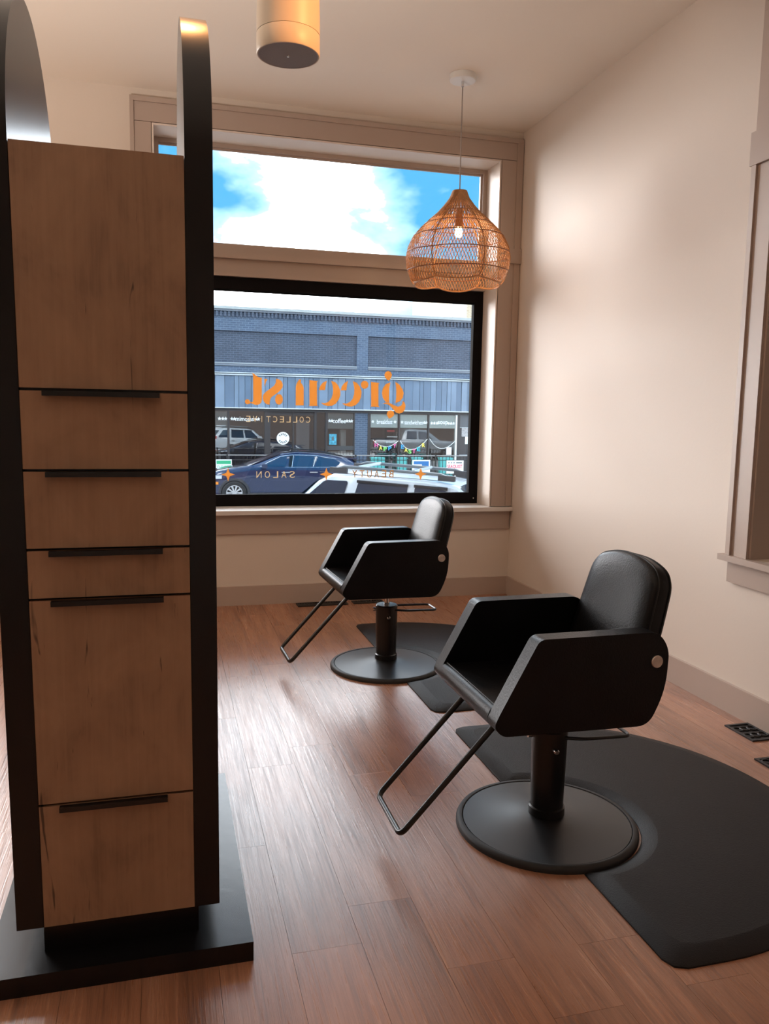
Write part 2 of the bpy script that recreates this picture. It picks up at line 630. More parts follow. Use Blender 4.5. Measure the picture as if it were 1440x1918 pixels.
# ------------------------------------------------------------------ the room
D, X, H = 6.25, 2.805, 3.735
XL, YB = -4.6, -4.2
T = 0.45                                            # thickness of the street wall
flr = bx('floor', mat('subfloor', (0.05, 0.03, 0.02), 0.8), (XL, X, YB, D, -0.25, -0.012), kind='structure')
tag(flr, 'reddish brown wood plank floor of the salon', 'floor')
_len = {}
def plank_mesh(L):
    k = round(L, 3)
    if k not in _len:
        bm = bmesh.new()
        box(bm, 0.0003, 0.1994, 0.0004, k - 0.0004, -0.012, 0.0)
        me = bpy.data.meshes.new('plank')
        bmesh.ops.recalc_face_normals(bm, faces=bm.faces)
        bm.to_mesh(me)
        bm.free()
        me.materials.append(MATS['vinyl_plank'])
        _len[k] = me
    return _len[k]
PL = 1.22
anchor = {0.125: 2.67, 0.525: 2.257, 0.725: 1.918, 0.925: 2.9, 0.325: 3.3}
x0 = -2.475
while x0 < X - 0.02:
    key = round(x0, 3)
    a = anchor.get(key, random.uniform(0, PL))
    a = a - math.ceil((a - YB) / PL) * PL
    y = a
    while y < D:
        s_, e_ = max(y, YB), min(y + PL, D)
        if e_ - s_ > 0.04 and e_ > -1.3:
            o = bpy.data.objects.new('plank', plank_mesh(e_ - s_))
            C.objects.link(o)
            o.parent = flr
            o.location = (x0, s_, 0)
            if x0 + 0.2 > X:
                o.scale = ((X - x0) / 0.2, 1, 1)
        y += PL
    x0 += 0.2
for nm, dm in (('flooring', (XL, -2.475, YB, D, -0.012, -0.0005)), ('flooring', (-2.475, X, YB, -2.5, -0.012, -0.0005))):
    bx(nm, MATS['vinyl_plank'], dm, flr)

ce = bx('ceiling', CEIL, (XL, X + 0.3, YB, D + T, H, H + 0.2), kind='structure')
tag(ce, 'warm white painted ceiling', 'ceiling')
# street wall with the shop-window opening
WX0, WX1, WZ0, WZ1 = -0.045, 2.62, 0.735, 3.51
wb = bpy.data.objects.new('wall_back', None)
C.objects.link(wb)
tag(wb, 'beige street wall around the shop window', 'wall', kind='structure')
# added window further left, unseen behind the station, for more daylight
LX0, LX1 = -4.1, -1.35
for dm in ((XL, LX0, D, D + T, -1.4, H), (LX0, LX1, D, D + T, -1.4, WZ0), (LX0, LX1, D, D + T, WZ1, H)):
    bx('wall_panel', WALL, dm, wb)
w3 = bpy.data.objects.new('fill_window', None)
C.objects.link(w3)
tag(w3, 'added unseen window beyond the styling station, for extra daylight', 'window', kind='structure')
for dm in ((LX0, LX0 + 0.08, WZ0, WZ1), (LX1 - 0.08, LX1, WZ0, WZ1), (LX0 + 0.08, LX1 - 0.08, WZ0, WZ0 + 0.09), (LX0 + 0.08, LX1 - 0.08, WZ1 - 0.06, WZ1), (LX0 + 0.08, LX1 - 0.08, 2.5, 2.75)):
    bx('frame', BLACKFRAME, (dm[0], dm[1], 6.50, 6.58, dm[2], dm[3]), w3)
bx('pane', GLASS, (LX0 + 0.05, LX1 - 0.05, 6.54, 6.542, WZ0 + 0.05, WZ1 - 0.05), w3)
for nm, dm in (('wall_panel', (LX1, WX0, D, D + T, -1.4, H)), ('wall_panel', (WX1, X + 0.3, D, D + T, -1.4, H)), ('wall_panel', (WX0, WX1, D, D + T, -1.4, WZ0)), ('wall_panel', (WX0, WX1, D, D + T, WZ1, H))):
    bx(nm, WALL, dm, wb)
# outside skin of this building, seen only as a reflection in the shop windows opposite
for dm in ((-14, LX0, D + T, D + T + 0.1, -1.3, 6.2), (LX1, WX0 - 0.1, D + T, D + T + 0.1, -1.3, 6.2), (LX0, LX1, D + T, D + T + 0.1, -1.3, 0.7), (LX0, LX1, D + T, D + T + 0.1, 3.55, 6.2), (WX1 + 0.1, 22, D + T, D + T + 0.1, -1.3, 6.2), (WX0 - 0.1, WX1 + 0.1, D + T, D + T + 0.1, -1.3, 0.6), (WX0 - 0.1, WX1 + 0.1, D + T, D + T + 0.1, 3.6, 6.2)):
    bx('brick_skin', BRICK_RED, dm, wb)
# right wall with a second window
RY0, RY1, RZ0, RZ1, RZ2, RZ3 = 2.20, 3.335, 0.815, 2.72, 2.88, 3.40
wr = bpy.data.objects.new('wall_right', None)
C.objects.link(wr)
tag(wr, 'pale beige side wall lit by the shop window', 'wall', kind='structure')
for dm in ((X, X + 0.3, RY1, D, -0.25, H), (X, X + 0.3, YB, RY0, -0.25, H), (X, X + 0.3, RY0, RY1, -0.25, RZ0), (X, X + 0.3, RY0, RY1, RZ3, H)):
    bx('wall_panel', WALL, dm, wr)
wl = bx('wall_left', WALL, (XL - 0.2, XL, YB, D + T, -0.25, H), kind='structure')
tag(wl, 'beige side wall far to the left of the station', 'wall')
wf = bx('wall_front', WALL, (XL, X + 0.3, YB - 0.2, YB, -0.25, H), kind='structure')
tag(wf, 'beige wall behind the viewer', 'wall')
b1 = bx('baseboard_back', TRIM, (XL, X - 0.02, D - 0.02, D, 0, 0.15), r=0.004, kind='structure')
tag(b1, 'taupe baseboard under the shop window', 'baseboard')
b2 = bx('baseboard_right', TRIM, (X - 0.02, X, YB, D, 0, 0.15), r=0.004, kind='structure')
tag(b2, 'taupe baseboard along the side wall', 'baseboard')

# ------------------------------------------------------------------ shop window
w1 = bpy.data.objects.new('window_1', None)
C.objects.link(w1)
w1.location = (1.29, D, WZ0)
tag(w1, 'large shop window with a transom light and a black lower frame', 'window', kind='structure')
OFF = Vector((-1.29, -D, -WZ0))
def wp(name, m, x0, x1, y0, y1, z0, z1, r=0.003, par=w1):
    return bx(name, m, (x0 - 1.29, x1 - 1.29, y0 - D, y1 - D, z0 - WZ0, z1 - WZ0), par, r)
ci = D - 0.022
wp('casing', TRIM, WX1 + 0.004, 2.748, ci, D, 0.75, 3.51)
wp('casing', TRIM, -0.165, WX0 - 0.004, ci, D, 0.75, 3.51)
wp('head_casing', TRIM, -0.165, 2.748, ci, D, 3.514, 3.642)
wp('back_band', TRIM, 2.7485, 2.800, D - 0.034, D, 0.75, 3.642)
wp('back_band', TRIM, -0.192, -0.1655, D - 0.034, D, 0.75, 3.642)
wp('crown_band', TRIM, -0.192, 2.800, D - 0.034, D, 3.6425, 3.675)
wp('corner_block', TRIM, 2.700, 2.803, D - 0.050, D - 0.0345, 2.715, 2.830)
wp('sill', SILLW, -0.215, 2.803, D - 0.065, D - 0.001, 0.712, 0.745, 0.006)
wp('sill_board', SILLW, WX0 + 0.002, WX1 - 0.002, D, 6.52, 0.715, 0.745)
wp('apron', TRIM, -0.165, 2.790, D - 0.020, D, 0.560, 0.711)
# jamb boards of the deep reveal
wp('jamb', REVEAL, WX1 - 0.012, WX1 - 0.0005, D - 0.018, 6.60, 0.746, 3.51)
wp('jamb', REVEAL, WX0 + 0.0005, WX0 + 0.012, D - 0.018, 6.60, 0.746, 3.51)
wp('head_jamb', REVEAL, WX0 + 0.0125, WX1 - 0.0125, D - 0.018, 6.60, 3.497, 3.5095)
# transom light in a taupe wood frame
def frame(prefix, m, x0, x1, z0, z1, wl_, wr_, wt, wb_, y0, y1):
    wp(prefix + '_rail', m, x0, x1, y0, y1, z1 - wt, z1)
    wp(prefix + '_rail', m, x0, x1, y0, y1, z0, z0 + wb_)
    wp(prefix + '_stile', m, x0, x0 + wl_, y0 + 0.0005, y1, z0 + wb_, z1 - wt)
    wp(prefix + '_stile', m, x1 - wr_, x1, y0 + 0.0005, y1, z0 + wb_, z1 - wt)
FX0, FX1 = WX0 + 0.0125, WX1 - 0.0125
frame('transom', TRIM, FX0, FX1, 2.700, 3.4965, 0.032, 0.036, 0.030, 0.070, 6.49, 6.56)
wp('glazing_bead', TRIM, FX0 + 0.032, FX1 - 0.036, 6.515, 6.53, 3.452, 3.466)
wp('glazing_bead', TRIM, FX1 - 0.050, FX1 - 0.036, 6.515, 6.53, 2.770, 3.452)
wp('transom_bar', TRIM, FX0, FX1, 6.44, 6.60, 2.655, 2.6995, 0.006)
wp('transom_fascia', TRIM, FX0, FX1, 6.485, 6.60, 2.548, 2.6545)
wp('transom_bead', TRIM, FX0, FX1, 6.462, 6.60, 2.5255, 2.5475, 0.005)
pn = wp('pane', GLASS, FX0 + 0.02, FX1 - 0.02, 6.535, 6.537, 2.76, 3.48, 0)
# lower light in a black aluminium frame
frame('black_frame', BLACKFRAME, FX0, FX1, 0.7455, 2.525, 0.085, 0.080, 0.095, 0.092, 6.50, 6.556)
wp('frame_lip', BLACKFRAME, FX0 + 0.085, FX1 - 0.080, 6.52, 6.53, 2.418, 2.4295)
wp('screw', CHROME, 2.566, 2.576, 6.496, 6.4995, 0.785, 0.795)
wp('pane', GLASS, FX0 + 0.07, FX1 - 0.07, 6.540, 6.542, 0.82, 2.45, 0)

# side window
w2 = bpy.data.objects.new('window_2', None)
C.objects.link(w2)
tag(w2, 'side window with taupe casing cut off by the right edge', 'window', kind='structure')
cx = X - 0.028
def rp(name, m, y0, y1, z0, z1, x0=cx, x1=X, r=0.003):
    return bx(name, m, (x0, x1, y0, y1, z0, z1), w2, r)
rp('casing', TRIM, RY1, 3.485, RZ0 + 0.001, 2.718)
rp('casing', TRIM, RY0 - 0.15, RY0, RZ0 + 0.001, 2.718)
rp('edge_bead', TRIM, 3.455, 3.487, RZ0 + 0.001, 2.718, cx - 0.012, cx - 0.0005)
rp('edge_bead', TRIM, RY1 + 0.001, 3.352, RZ0 + 0.001, 2.718, cx - 0.008, cx - 0.0005)
rp('head_block', TRIM, RY0 - 0.17, 3.50, 2.7185, 2.875, cx - 0.015, X)
rp('upper_casing', TRIM, RY1, 3.485, 2.8755, 3.42)
rp('upper_casing', TRIM, RY0 - 0.15, RY0, 2.8755, 3.42)
rp('head_casing', TRIM, RY0 - 0.15, 3.485, 3.4205, 3.55)
rp('sill', TRIM, RY0 - 0.2, 3.525, 0.785, 0.8155, X - 0.055, X, 0.005)
rp('apron', TRIM, RY0 - 0.15, 3.485, 0.675, 0.7845, X - 0.022, X)
for dm in ((RY1 - 0.012, RY1 - 0.0005, RZ0, RZ3), (RY0 + 0.0005, RY0 + 0.012, RZ0, RZ3)):
    rp('jamb', TRIM, *dm, X - 0.02, X + 0.28)
rp('sash_stile', TRIM, RY1 - 0.07, RY1 - 0.0125, RZ0 + 0.01, 2.718, X + 0.12, X + 0.16)
rp('sash_stile', TRIM, RY0 + 0.0125, RY0 + 0.07, RZ0 + 0.01, 2.718, X + 0.12, X + 0.16)
rp('sash_rail', TRIM, RY0 + 0.07, RY1 - 0.07, RZ0 + 0.01, RZ0 + 0.09, X + 0.12, X + 0.16)
rp('sash_rail', TRIM, RY0 + 0.07, RY1 - 0.07, 1.74, 1.80, X + 0.12, X + 0.16)
rp('mullion', TRIM, RY0, RY1, 2.7185, 2.88, X + 0.02, X + 0.28)
rp('pane', GLASS, RY0 + 0.02, RY1 - 0.02, RZ0 + 0.02, RZ3 - 0.02, X + 0.139, X + 0.141, 0)

# ------------------------------------------------------------------ lettering on the shop window (reads from the street)
LET = {
't': [[(0.6895, 1.802), (0.7094, 1.7869), (0.733, 1.7704), (0.7629, 1.7639), (0.7633, 1.5866), (0.758, 1.5681), (0.7437, 1.5557), (0.7247, 1.55), (0.7063, 1.5512), (0.6889, 1.5588), (0.6732, 1.5637), (0.6642, 1.5572), (0.6495, 1.5528), (0.6354, 1.5588), (0.6287, 1.5733), (0.6355, 1.5892), (0.6497, 1.5947), (0.6643, 1.5887), (0.6711, 1.5726), (0.6837, 1.5713), (0.6921, 1.5772), (0.6953, 1.5904), (0.6946, 1.7735)]],
's': [[(0.783, 1.7577), (0.8105, 1.7558), (0.7967, 1.7345), (0.7872, 1.6975), (0.784, 1.6974)], [(0.8741, 1.7602), (0.8997, 1.7557), (0.9211, 1.7405), (0.9307, 1.7144), (0.9265, 1.6905), (0.9105, 1.669), (0.8892, 1.65), (0.8626, 1.6309), (0.8413, 1.6157), (0.8307, 1.5986), (0.8264, 1.5774), (0.8254, 1.5536), (0.8041, 1.5558), (0.7856, 1.5686), (0.7723, 1.5921), (0.7697, 1.6131), (0.7776, 1.6369), (0.7988, 1.6584), (0.8359, 1.6856), (0.8625, 1.7073), (0.8742, 1.7287), (0.8757, 1.7471)], [(0.931, 1.5981), (0.9295, 1.5849), (0.9251, 1.573), (0.9183, 1.5635), (0.9096, 1.5573), (0.9, 1.5551), (0.8905, 1.5569), (0.8818, 1.5628), (0.8749, 1.572), (0.8705, 1.5837), (0.869, 1.5968), (0.8705, 1.6098), (0.8749, 1.6217), (0.8817, 1.6312), (0.8903, 1.6374), (0.8999, 1.6397), (0.9095, 1.6379), (0.9181, 1.6321), (0.925, 1.6228), (0.9295, 1.6111)]],
'n': [[(1.0345, 1.5524), (1.035, 1.7038), (1.0419, 1.7305), (1.0553, 1.7494), (1.0633, 1.7602), (1.0768, 1.759), (1.0759, 1.7341), (1.0906, 1.7159), (1.0988, 1.6948), (1.0996, 1.5536)], [(1.1446, 1.7571), (1.2155, 1.7511), (1.2063, 1.7391), (1.2099, 1.5585), (1.2187, 1.5506), (1.1394, 1.5491), (1.1475, 1.5572)]],
'e': [[(1.2216, 1.6792), (1.235, 1.7143), (1.2567, 1.7415), (1.2895, 1.7558), (1.2788, 1.7207), (1.2737, 1.6805)], [(1.3226, 1.7551), (1.3558, 1.7469), (1.3838, 1.7181), (1.3997, 1.6808), (1.4013, 1.6432), (1.3878, 1.6051), (1.3631, 1.5722), (1.3301, 1.5543), (1.2969, 1.5515), (1.2637, 1.5606), (1.2388, 1.5778), (1.2746, 1.5748), (1.3021, 1.5861), (1.3267, 1.6146), (1.3374, 1.6471), (1.3409, 1.6848), (1.335, 1.7222)]],
'E': [[(1.4036, 1.6809), (1.4116, 1.7134), (1.4335, 1.7409), (1.4639, 1.7605), (1.456, 1.7253), (1.4509, 1.6821)], [(1.5031, 1.7578), (1.5368, 1.7463), (1.5625, 1.7173), (1.5783, 1.6743), (1.575, 1.6308), (1.5586, 1.5925), (1.5309, 1.5647), (1.4973, 1.5516), (1.4637, 1.5526), (1.4356, 1.5629), (1.4159, 1.5776), (1.4522, 1.5751), (1.4801, 1.5876), (1.5049, 1.6157), (1.5157, 1.6512), (1.518, 1.6891), (1.5119, 1.7268)]],
'r': [[(1.6356, 1.7327), (1.6342, 1.7226), (1.6297, 1.7134), (1.6227, 1.706), (1.6138, 1.7012), (1.6039, 1.6993), (1.5939, 1.7007), (1.5849, 1.7051), (1.5777, 1.7121), (1.573, 1.721), (1.5713, 1.731), (1.5727, 1.7411), (1.5772, 1.7503), (1.5842, 1.7576), (1.593, 1.7625), (1.6029, 1.7643), (1.6129, 1.763), (1.6219, 1.7586), (1.6292, 1.7516), (1.6339, 1.7427)], [(1.6567, 1.756), (1.7307, 1.7499), (1.7206, 1.7376), (1.7236, 1.563), (1.7341, 1.5523), (1.6565, 1.5546), (1.6621, 1.5646)]],
'g': [[(1.8103, 1.7673), (1.7912, 1.7804), (1.7754, 1.799), (1.7705, 1.8179), (1.7787, 1.8398), (1.8014, 1.8498), (1.8244, 1.8412), (1.8346, 1.8197), (1.8293, 1.7978), (1.817, 1.7783)], [(1.8232, 1.7567), (1.7833, 1.742), (1.7583, 1.7059), (1.7515, 1.6675), (1.7596, 1.6294), (1.786, 1.5944), (1.8154, 1.5901), (1.8142, 1.6526), (1.8138, 1.7073)], [(1.865, 1.7622), (1.8983, 1.7423), (1.9279, 1.7046), (1.9391, 1.6719), (1.9323, 1.6332), (1.9069, 1.6024), (1.8696, 1.5868), (1.8745, 1.6319), (1.875, 1.6923), (1.8696, 1.736)], [(1.7548, 1.579), (1.7861, 1.59), (1.8148, 1.5895), (1.8555, 1.5711), (1.8904, 1.558), (1.9192, 1.5668), (1.9304, 1.5891), (1.9312, 1.6067), (1.9488, 1.595), (1.9575, 1.5675), (1.9524, 1.5343), (1.9332, 1.5118), (1.9032, 1.5013), (1.874, 1.5108), (1.8445, 1.5433), (1.8152, 1.5703), (1.7863, 1.579)], [(1.8162, 1.4574), (1.8025, 1.4793), (1.7958, 1.4984), (1.8047, 1.5178), (1.8275, 1.5276), (1.8507, 1.5214), (1.8615, 1.5023), (1.8561, 1.4829), (1.8402, 1.4688)]],
}
YG = 6.5375
vl = thing('window_lettering', 'orange mirror-reversed shop lettering stuck on the lower window pane', 'lettering', (1.29, YG, 0.97))
def vpart(name, m, polys):
    bm = bmesh.new()
    for p in polys:
        prism(bm, [(a - 1.29, b - 0.97) for a, b in p], 'y', -0.0008, 0.0008)
    return finish(bm, name, m, vl)
for k in LET:
    vpart('letter', ORANGE, LET[k])
def vword(s, m, xr, xl, z0, z1, wgt=0.0, narrow={'I': 0.15}):
    """letters spread evenly; the first letter is at the right as seen from inside"""
    wd = [narrow.get(c, 0.8) for c in s]
    n = len(s)
    pitch = (xr - xl) / (n - 1 + 0.62)
    for i, c in enumerate(s):
        cxx = xr - pitch * (0.31 + i)
        hw = pitch * 0.31 if c != 'I' else pitch * 0.045
        text_fit(c, m, 'letter', cxx - hw - 1.29, cxx + hw - 1.29, z0 - 0.97, z1 - 0.97, 0, vl, out=True, weight=wgt)
vword('COLLECTIVE', CREAM, 1.154, 0.639, 1.415, 1.463)
vword('SALON', CREAM, 1.029, 0.719, 0.968, 1.022)
vword('BEAUTY', GOLD, 1.864, 1.510, 0.968, 1.028)
for sx in (0.495, 1.290, 2.104):
    vpart('star', ORANGE, [star_pts(sx, 0.996, 0.054, 4, 0.36)])

# ------------------------------------------------------------------ styling station with arched mirror panels
st = thing('styling_station', 'tall styling station with oak drawer fronts between arched black mirror panels', 'styling station', (-0.127, 2.60, 0))
def sp_(name, m, x0, x1, y0, y1, z0, z1, r=0.0015, par=None):
    return bx(name, m, (x0 + 0.127, x1 + 0.127, y0 - 2.60, y1 - 2.60, z0, z1), par or st, r)
sp_('platform', BLACKLAM, -0.466, 0.219, 2.078, 3.155, 0.0, 0.056, 0.002)
sp_('plinth', BLACKLAM, -0.325, 0.076, 2.166, 3.04, 0.0565, 0.152)
sp_('carcass', BLACKLAM, -0.3195, 0.0655, 2.150, 3.045, 0.1525, 2.116)
gaps = [2.117, 1.544, 1.347, 1.150, 1.024, 0.484, 0.150]
for i in range(6):
    zt, zb_ = gaps[i] - (0.0 if i == 0 else 0.0035), gaps[i + 1] + (0.0035 if i < 5 else 0)
    d_ = sp_('door' if i == 0 else 'drawer', MATS['knotty_oak'], -0.3185, 0.0645, 2.130, 2.1495, zb_, zt, 0.0012)
    if i > 0:
        bm = bmesh.new()
        hx0, hx1 = -0.268 + 0.127, -0.001 + 0.127
        prof = [(-0.018, zt + 0.0005), (0.0, zt + 0.0005), (0.0, zt - 0.001), (-0.0155, zt - 0.001), (-0.0155, zt - 0.012), (-0.018, zt - 0.012)]
        prism(bm, [(2.1295 - 2.60 + a, b) for a, b in prof], 'x', hx0, hx1)
        finish(bm, 'handle', BLACKMAT, d_)
# the back of the station carries the same fronts towards the window: a plain panel
sp_('rear_panel', MATS['knotty_oak'], -0.3185, 0.0645, 3.0455, 3.06, 0.150, 2.116)
MIRROR = mat('mirror', (0.85, 0.86, 0.86), 0.02, 1.0)
def arch(y0, y1, zc, z0, n=40):
    r_ = (y1 - y0) / 2
    c_ = (y0 + y1) / 2
    return [(y1, z0)] + [(c_ + r_ * math.cos(PI * k / n), zc + r_ * math.sin(PI * k / n)) for k in range(n + 1)] + [(y0, z0)]
for x0_, x1_, side in ((-0.3855, -0.320, -1), (0.066, 0.1315, 1)):
    bm = bmesh.new()
    prism_ngon(bm, [(a - 2.60, b) for a, b in arch(2.13, 3.05, 2.135, 0.150)], 'x', x0_ + 0.127, x1_ + 0.127)
    a_ = finish(bm, 'arched_panel', BLACKLAM, st, smooth=True)
    bm = bmesh.new()
    xm = (x1_ + 0.0005) if side > 0 else (x0_ - 0.0035)
    prism_ngon(bm, [(a - 2.60, b) for a, b in arch(2.19, 2.99, 2.135, 0.35)], 'x', xm + 0.127, xm + 0.003 + 0.127)
    finish(bm, 'mirror', MIRROR, a_, smooth=True)

for ch in list(st.children):                        # upper parts sheared left with height, following lens distortion
    if ch.name.split('.')[0] in ('platform', 'plinth'):
        continue
    for q in [ch] + list(ch.children):
        for v in q.data.vertices:
            v.co.x -= (0.0062 - 0.018 * v.co.x) * (v.co.z - 0.15)

# ------------------------------------------------------------------ styling chairs
def make_chair(label, loc, rz):
    t = thing('styling_chair', label, 'chair', loc, rz, 'black salon chairs')
    lt('base_plate', BASEP, [(0.0, 0.052), (0.06, 0.050), (0.12, 0.040), (0.20, 0.029), (0.27, 0.024), (0.305, 0.022), (0.306, 0.004), (0, 0.004)], t, 72)
    lt('rubber_ring', RUBBER, [(0.3065, 0.018), (0.309, 0.024), (0.318, 0.025), (0.326, 0.021), (0.331, 0.012), (0.331, 0.0), (0.3065, 0.0)], t, 72, angle=50)
    lt('column', BLACKMAT, [(0, 0.050), (0.059, 0.050), (0.0655, 0.372), (0.061, 0.378), (0.0, 0.378)], t, 40)
    lt('column_collar', BLACKMAT, [(0.0595, 0.050), (0.066, 0.050), (0.066, 0.078), (0.0605, 0.082)], t, 40)
    lt('piston', CHROME, [(0, 0.3785), (0.016, 0.3785), (0.016, 0.470), (0, 0.470)], t, 20)
    bx('mount_plate', BLACKMAT, (-0.16, 0.14, -0.15, 0.15, 0.4705, 0.4865), t, 0.003)
    # side bolts
    k = lt('release_bolt', CHROME, [(0, 0), (0.010, 0), (0.010, 0.022), (0.007, 0.026), (0, 0.026)], t, 14)
    k.rotation_euler = (R(90), 0, 0)
    k.location = (-0.012, -0.062, 0.315)
    k = lt('release_bolt', CHROME, [(0, 0), (0.011, 0), (0.011, 0.018), (0, 0.018)], t, 14)
    k.rotation_euler = (0, R(-90), 0)
    k.location = (-0.063, 0.012, 0.350)
    # pump pedal
    pd = fillet([(0.03, -0.050, 0.352), (0.10, -0.072, 0.350), (0.29, -0.072, 0.345), (0.29, 0.072, 0.345), (0.10, 0.072, 0.350), (0.03, 0.050, 0.352)], 0.03)
    tb('pump_pedal', BLACKMAT, pd, 0.0065, t)
    # footrest
    fr = fillet([(0.02, -0.145, 0.480), (-0.265, -0.145, 0.480), (-0.605, -0.145, 0.112), (-0.605, 0.145, 0.112), (-0.265, 0.145, 0.480), (0.02, 0.145, 0.480)], 0.032)
    tb('footrest', BLACKMAT, fr, 0.0105, t, 12)
    # seat cushion
    bm = bmesh.new()
    pr = fillet2([(-0.336, 0.566), (-0.352, 0.520), (-0.322, 0.4875), (0.20, 0.4875), (0.20, 0.562), (-0.20, 0.560)], [0.022, 0.02, 0.02, 0.01, 0.01, 0.03], 5)
    prism_ngon(bm, pr, 'y', -0.2355, 0.2355)
    bev(bm, 0.004, 2, 40)
    se = finish(bm, 'seat', LEATHER, t, smooth=True)
    tb('piping', STITCH, [(-0.318, -0.234, 0.5665), (-0.318, 0.234, 0.5665)], 0.0028, se, 6)
    # arm panels
    for s in (-1, 1):
        bm = bmesh.new()
        pr = fillet2([(-0.204, 0.798), (-0.334, 0.560), (-0.352, 0.520), (-0.320, 0.487), (0.205, 0.480), (0.262, 0.600), (0.268, 0.740), (0.225, 0.800)], [0.022, 0.03, 0.02, 0.02, 0.045, 0.12, 0.10, 0.07], 6)
        ya, yb = (0.236, 0.302) if s > 0 else (-0.302, -0.236)
        prism_ngon(bm, pr, 'y', ya, yb)
        bev(bm, 0.022, 4, 45)
        ar = finish(bm, 'armrest', LEATHER, t, smooth=True, angle=60)
        pr2 = fillet2([(-0.197, 0.787), (-0.326, 0.556), (-0.340, 0.520), (-0.314, 0.496), (0.200, 0.489), (0.253, 0.602), (0.258, 0.737), (0.219, 0.789)], [0.022, 0.03, 0.02, 0.02, 0.045, 0.12, 0.10, 0.07], 5)
        yo = (yb - 0.003) if s > 0 else (ya + 0.003)
        tb('piping', STITCH, [(a, yo, b) for a, b in pr2], 0.0026, ar, 5, closed=True)
        bu = lt('button', BRUSHED, [(0, 0), (0.0215, 0), (0.0215, 0.003), (0.0195, 0.0055), (0, 0.0055)], ar, 28)
        bu.rotation_euler = (R(-90) if s > 0 else R(90), 0, 0)
        bu.location = (0.222, 0.302 * s, 0.700)
        bu['label'] = 'round brushed metal button'
    # backrest: leaning shield shape
    hgt = 0.487
    out = fillet2([(-0.232, 0.0), (0.232, 0.0), (0.234, 0.22), (0.214, hgt - 0.040), (0.08, hgt), (-0.08, hgt), (-0.214, hgt - 0.040), (-0.234, 0.22)], [0.02, 0.02, 0.1, 0.07, 0.09, 0.09, 0.07, 0.1], 7)
    bm = bmesh.new()
    n = len(out)
    def shrink(f, dv=0):
        cxm, czm = 0.0, hgt * 0.5
        return [((a - cxm) * (1 - f / 0.22) + cxm, (b - czm) * (1 - f / (hgt / 2)) + czm) for a, b in out]
    lay = [(shrink(0.020), -0.041), (shrink(0.006), -0.034), (shrink(0.0), -0.022), (shrink(0.0), 0.024), (shrink(0.005), 0.034), (shrink(0.02), 0.039)]
    lay = [(shrink(0.11), -0.052), (shrink(0.06), -0.049)] + lay
    rings = [[bm.verts.new((d, a, b)) for a, b in ly] for ly, d in lay]
    for A, B in zip(rings, rings[1:]):
        for i in range(n):
            bm.faces.new([A[i], A[(i + 1) % n], B[(i + 1) % n], B[i]])
    bm.faces.new(rings[0])
    bm.faces.new(rings[-1])
    tilt = Matrix.Translation((0.190, 0, 0.535)) @ Matrix.Rotation(R(15), 4, 'Y')
    bmesh.ops.transform(bm, matrix=tilt, verts=bm.verts)
    ba = finish(bm, 'backrest', LEATHER, t, smooth=True, angle=60)
    bm = bmesh.new()
    tube(bm, [tilt @ Vector((-0.0225, a, b)) for a, b in shrink(-0.0005)], 0.003, 5, closed=True)
    tube(bm, [tilt @ Vector((0.0245, a, b)) for a, b in shrink(-0.0005)], 0.003, 5, closed=True)
    finish(bm, 'piping', STITCH, ba, smooth=True)
    return t
ch1 = make_chair('black leather salon chair nearest the viewer, beside the big mat', (1.345, 2.575, 0), R(0))
ch2 = copy_tree(ch1)
ch2['label'] = 'black leather salon chair farther back, under the shop window'
ch2.location = (1.265, 4.53, 0)
ch2.rotation_euler = (0, 0, R(2))

# ------------------------------------------------------------------ anti-fatigue mats
def make_mat(label, loc, cut):
    t = thing('floor_mat', label, 'mat', loc, 0, 'black anti-fatigue mats')
    x0_, xc, r_, hy = 0.0, 0.18, 0.88, 0.88
    def loop(ins, cutr):
        # outline inset by ins; the round notch for the chair base is cut into the straight side
        pts = []
        cx_, cy_ = cut
        xs = x0_ + ins
        rr = r_ - ins
        dy = math.sqrt(max(cutr ** 2 - (xs - cx_) ** 2, 0))
        a1 = math.atan2(dy, xs - cx_)
        # notch, from the lower crossing round to the upper one
        for k in range(33):
            a = -a1 + 2 * a1 * k / 32
            pts.append((cx_ + cutr * math.cos(a), cy_ + cutr * math.sin(a)))
        c = 0.05
        pts += [(xs, rr - c), (xs + c * 0.3, rr - c * 0.3), (xs + c, rr)]
        for k in range(49):
            a = PI / 2 - PI * k / 48
            pts.append((xc + rr * math.cos(a), rr * math.sin(a)))
        pts += [(xs + c, -rr), (xs + c * 0.3, -rr + c * 0.3), (xs, -rr + c)]
        return pts
    Ls = [(loop(0.0, cut_r), 0.0), (loop(0.0, cut_r), 0.005), (loop(0.004, cut_r + 0.004), 0.008), (loop(0.060, cut_r + 0.050), 0.020), (loop(0.066, cut_r + 0.056), 0.021)]
    bm = bmesh.new()
    rings = [[bm.verts.new((a, b, z)) for a, b in L] for L, z in Ls]
    n = len(rings[0])
    for A, B in zip(rings, rings[1:]):
        for i in range(n):
            bm.faces.new([A[i], A[(i + 1) % n], B[(i + 1) % n], B[i]])
    bm2 = bm
    edge = bm
    o1 = finish(edge, 'bevelled_edge', MATM, t, smooth=True, angle=30)
    bm = bmesh.new()
    L = loop(0.066, cut_r + 0.056)
    vs = [bm.verts.new((a, b, 0.021)) for a, b in L]
    bm.faces.new(vs)
    bmesh.ops.triangulate(bm, faces=bm.faces)
    for f in bm.faces:
        if f.normal.z < 0:
            f.normal_flip()
    me = bpy.data.meshes.new('mat_surface')
    bm.to_mesh(me)
    bm.free()
    link(me, 'mat_surface', MATM, t)
    return t
cut_r = 0.3345
make_mat('black half-round foam mat in front of the side wall, at the nearest chair', (1.320, 2.638, 0), (0.030, -0.063))
make_mat('black half-round foam mat behind, at the chair under the window', (1.298, 4.606, 0), (-0.033, -0.076))

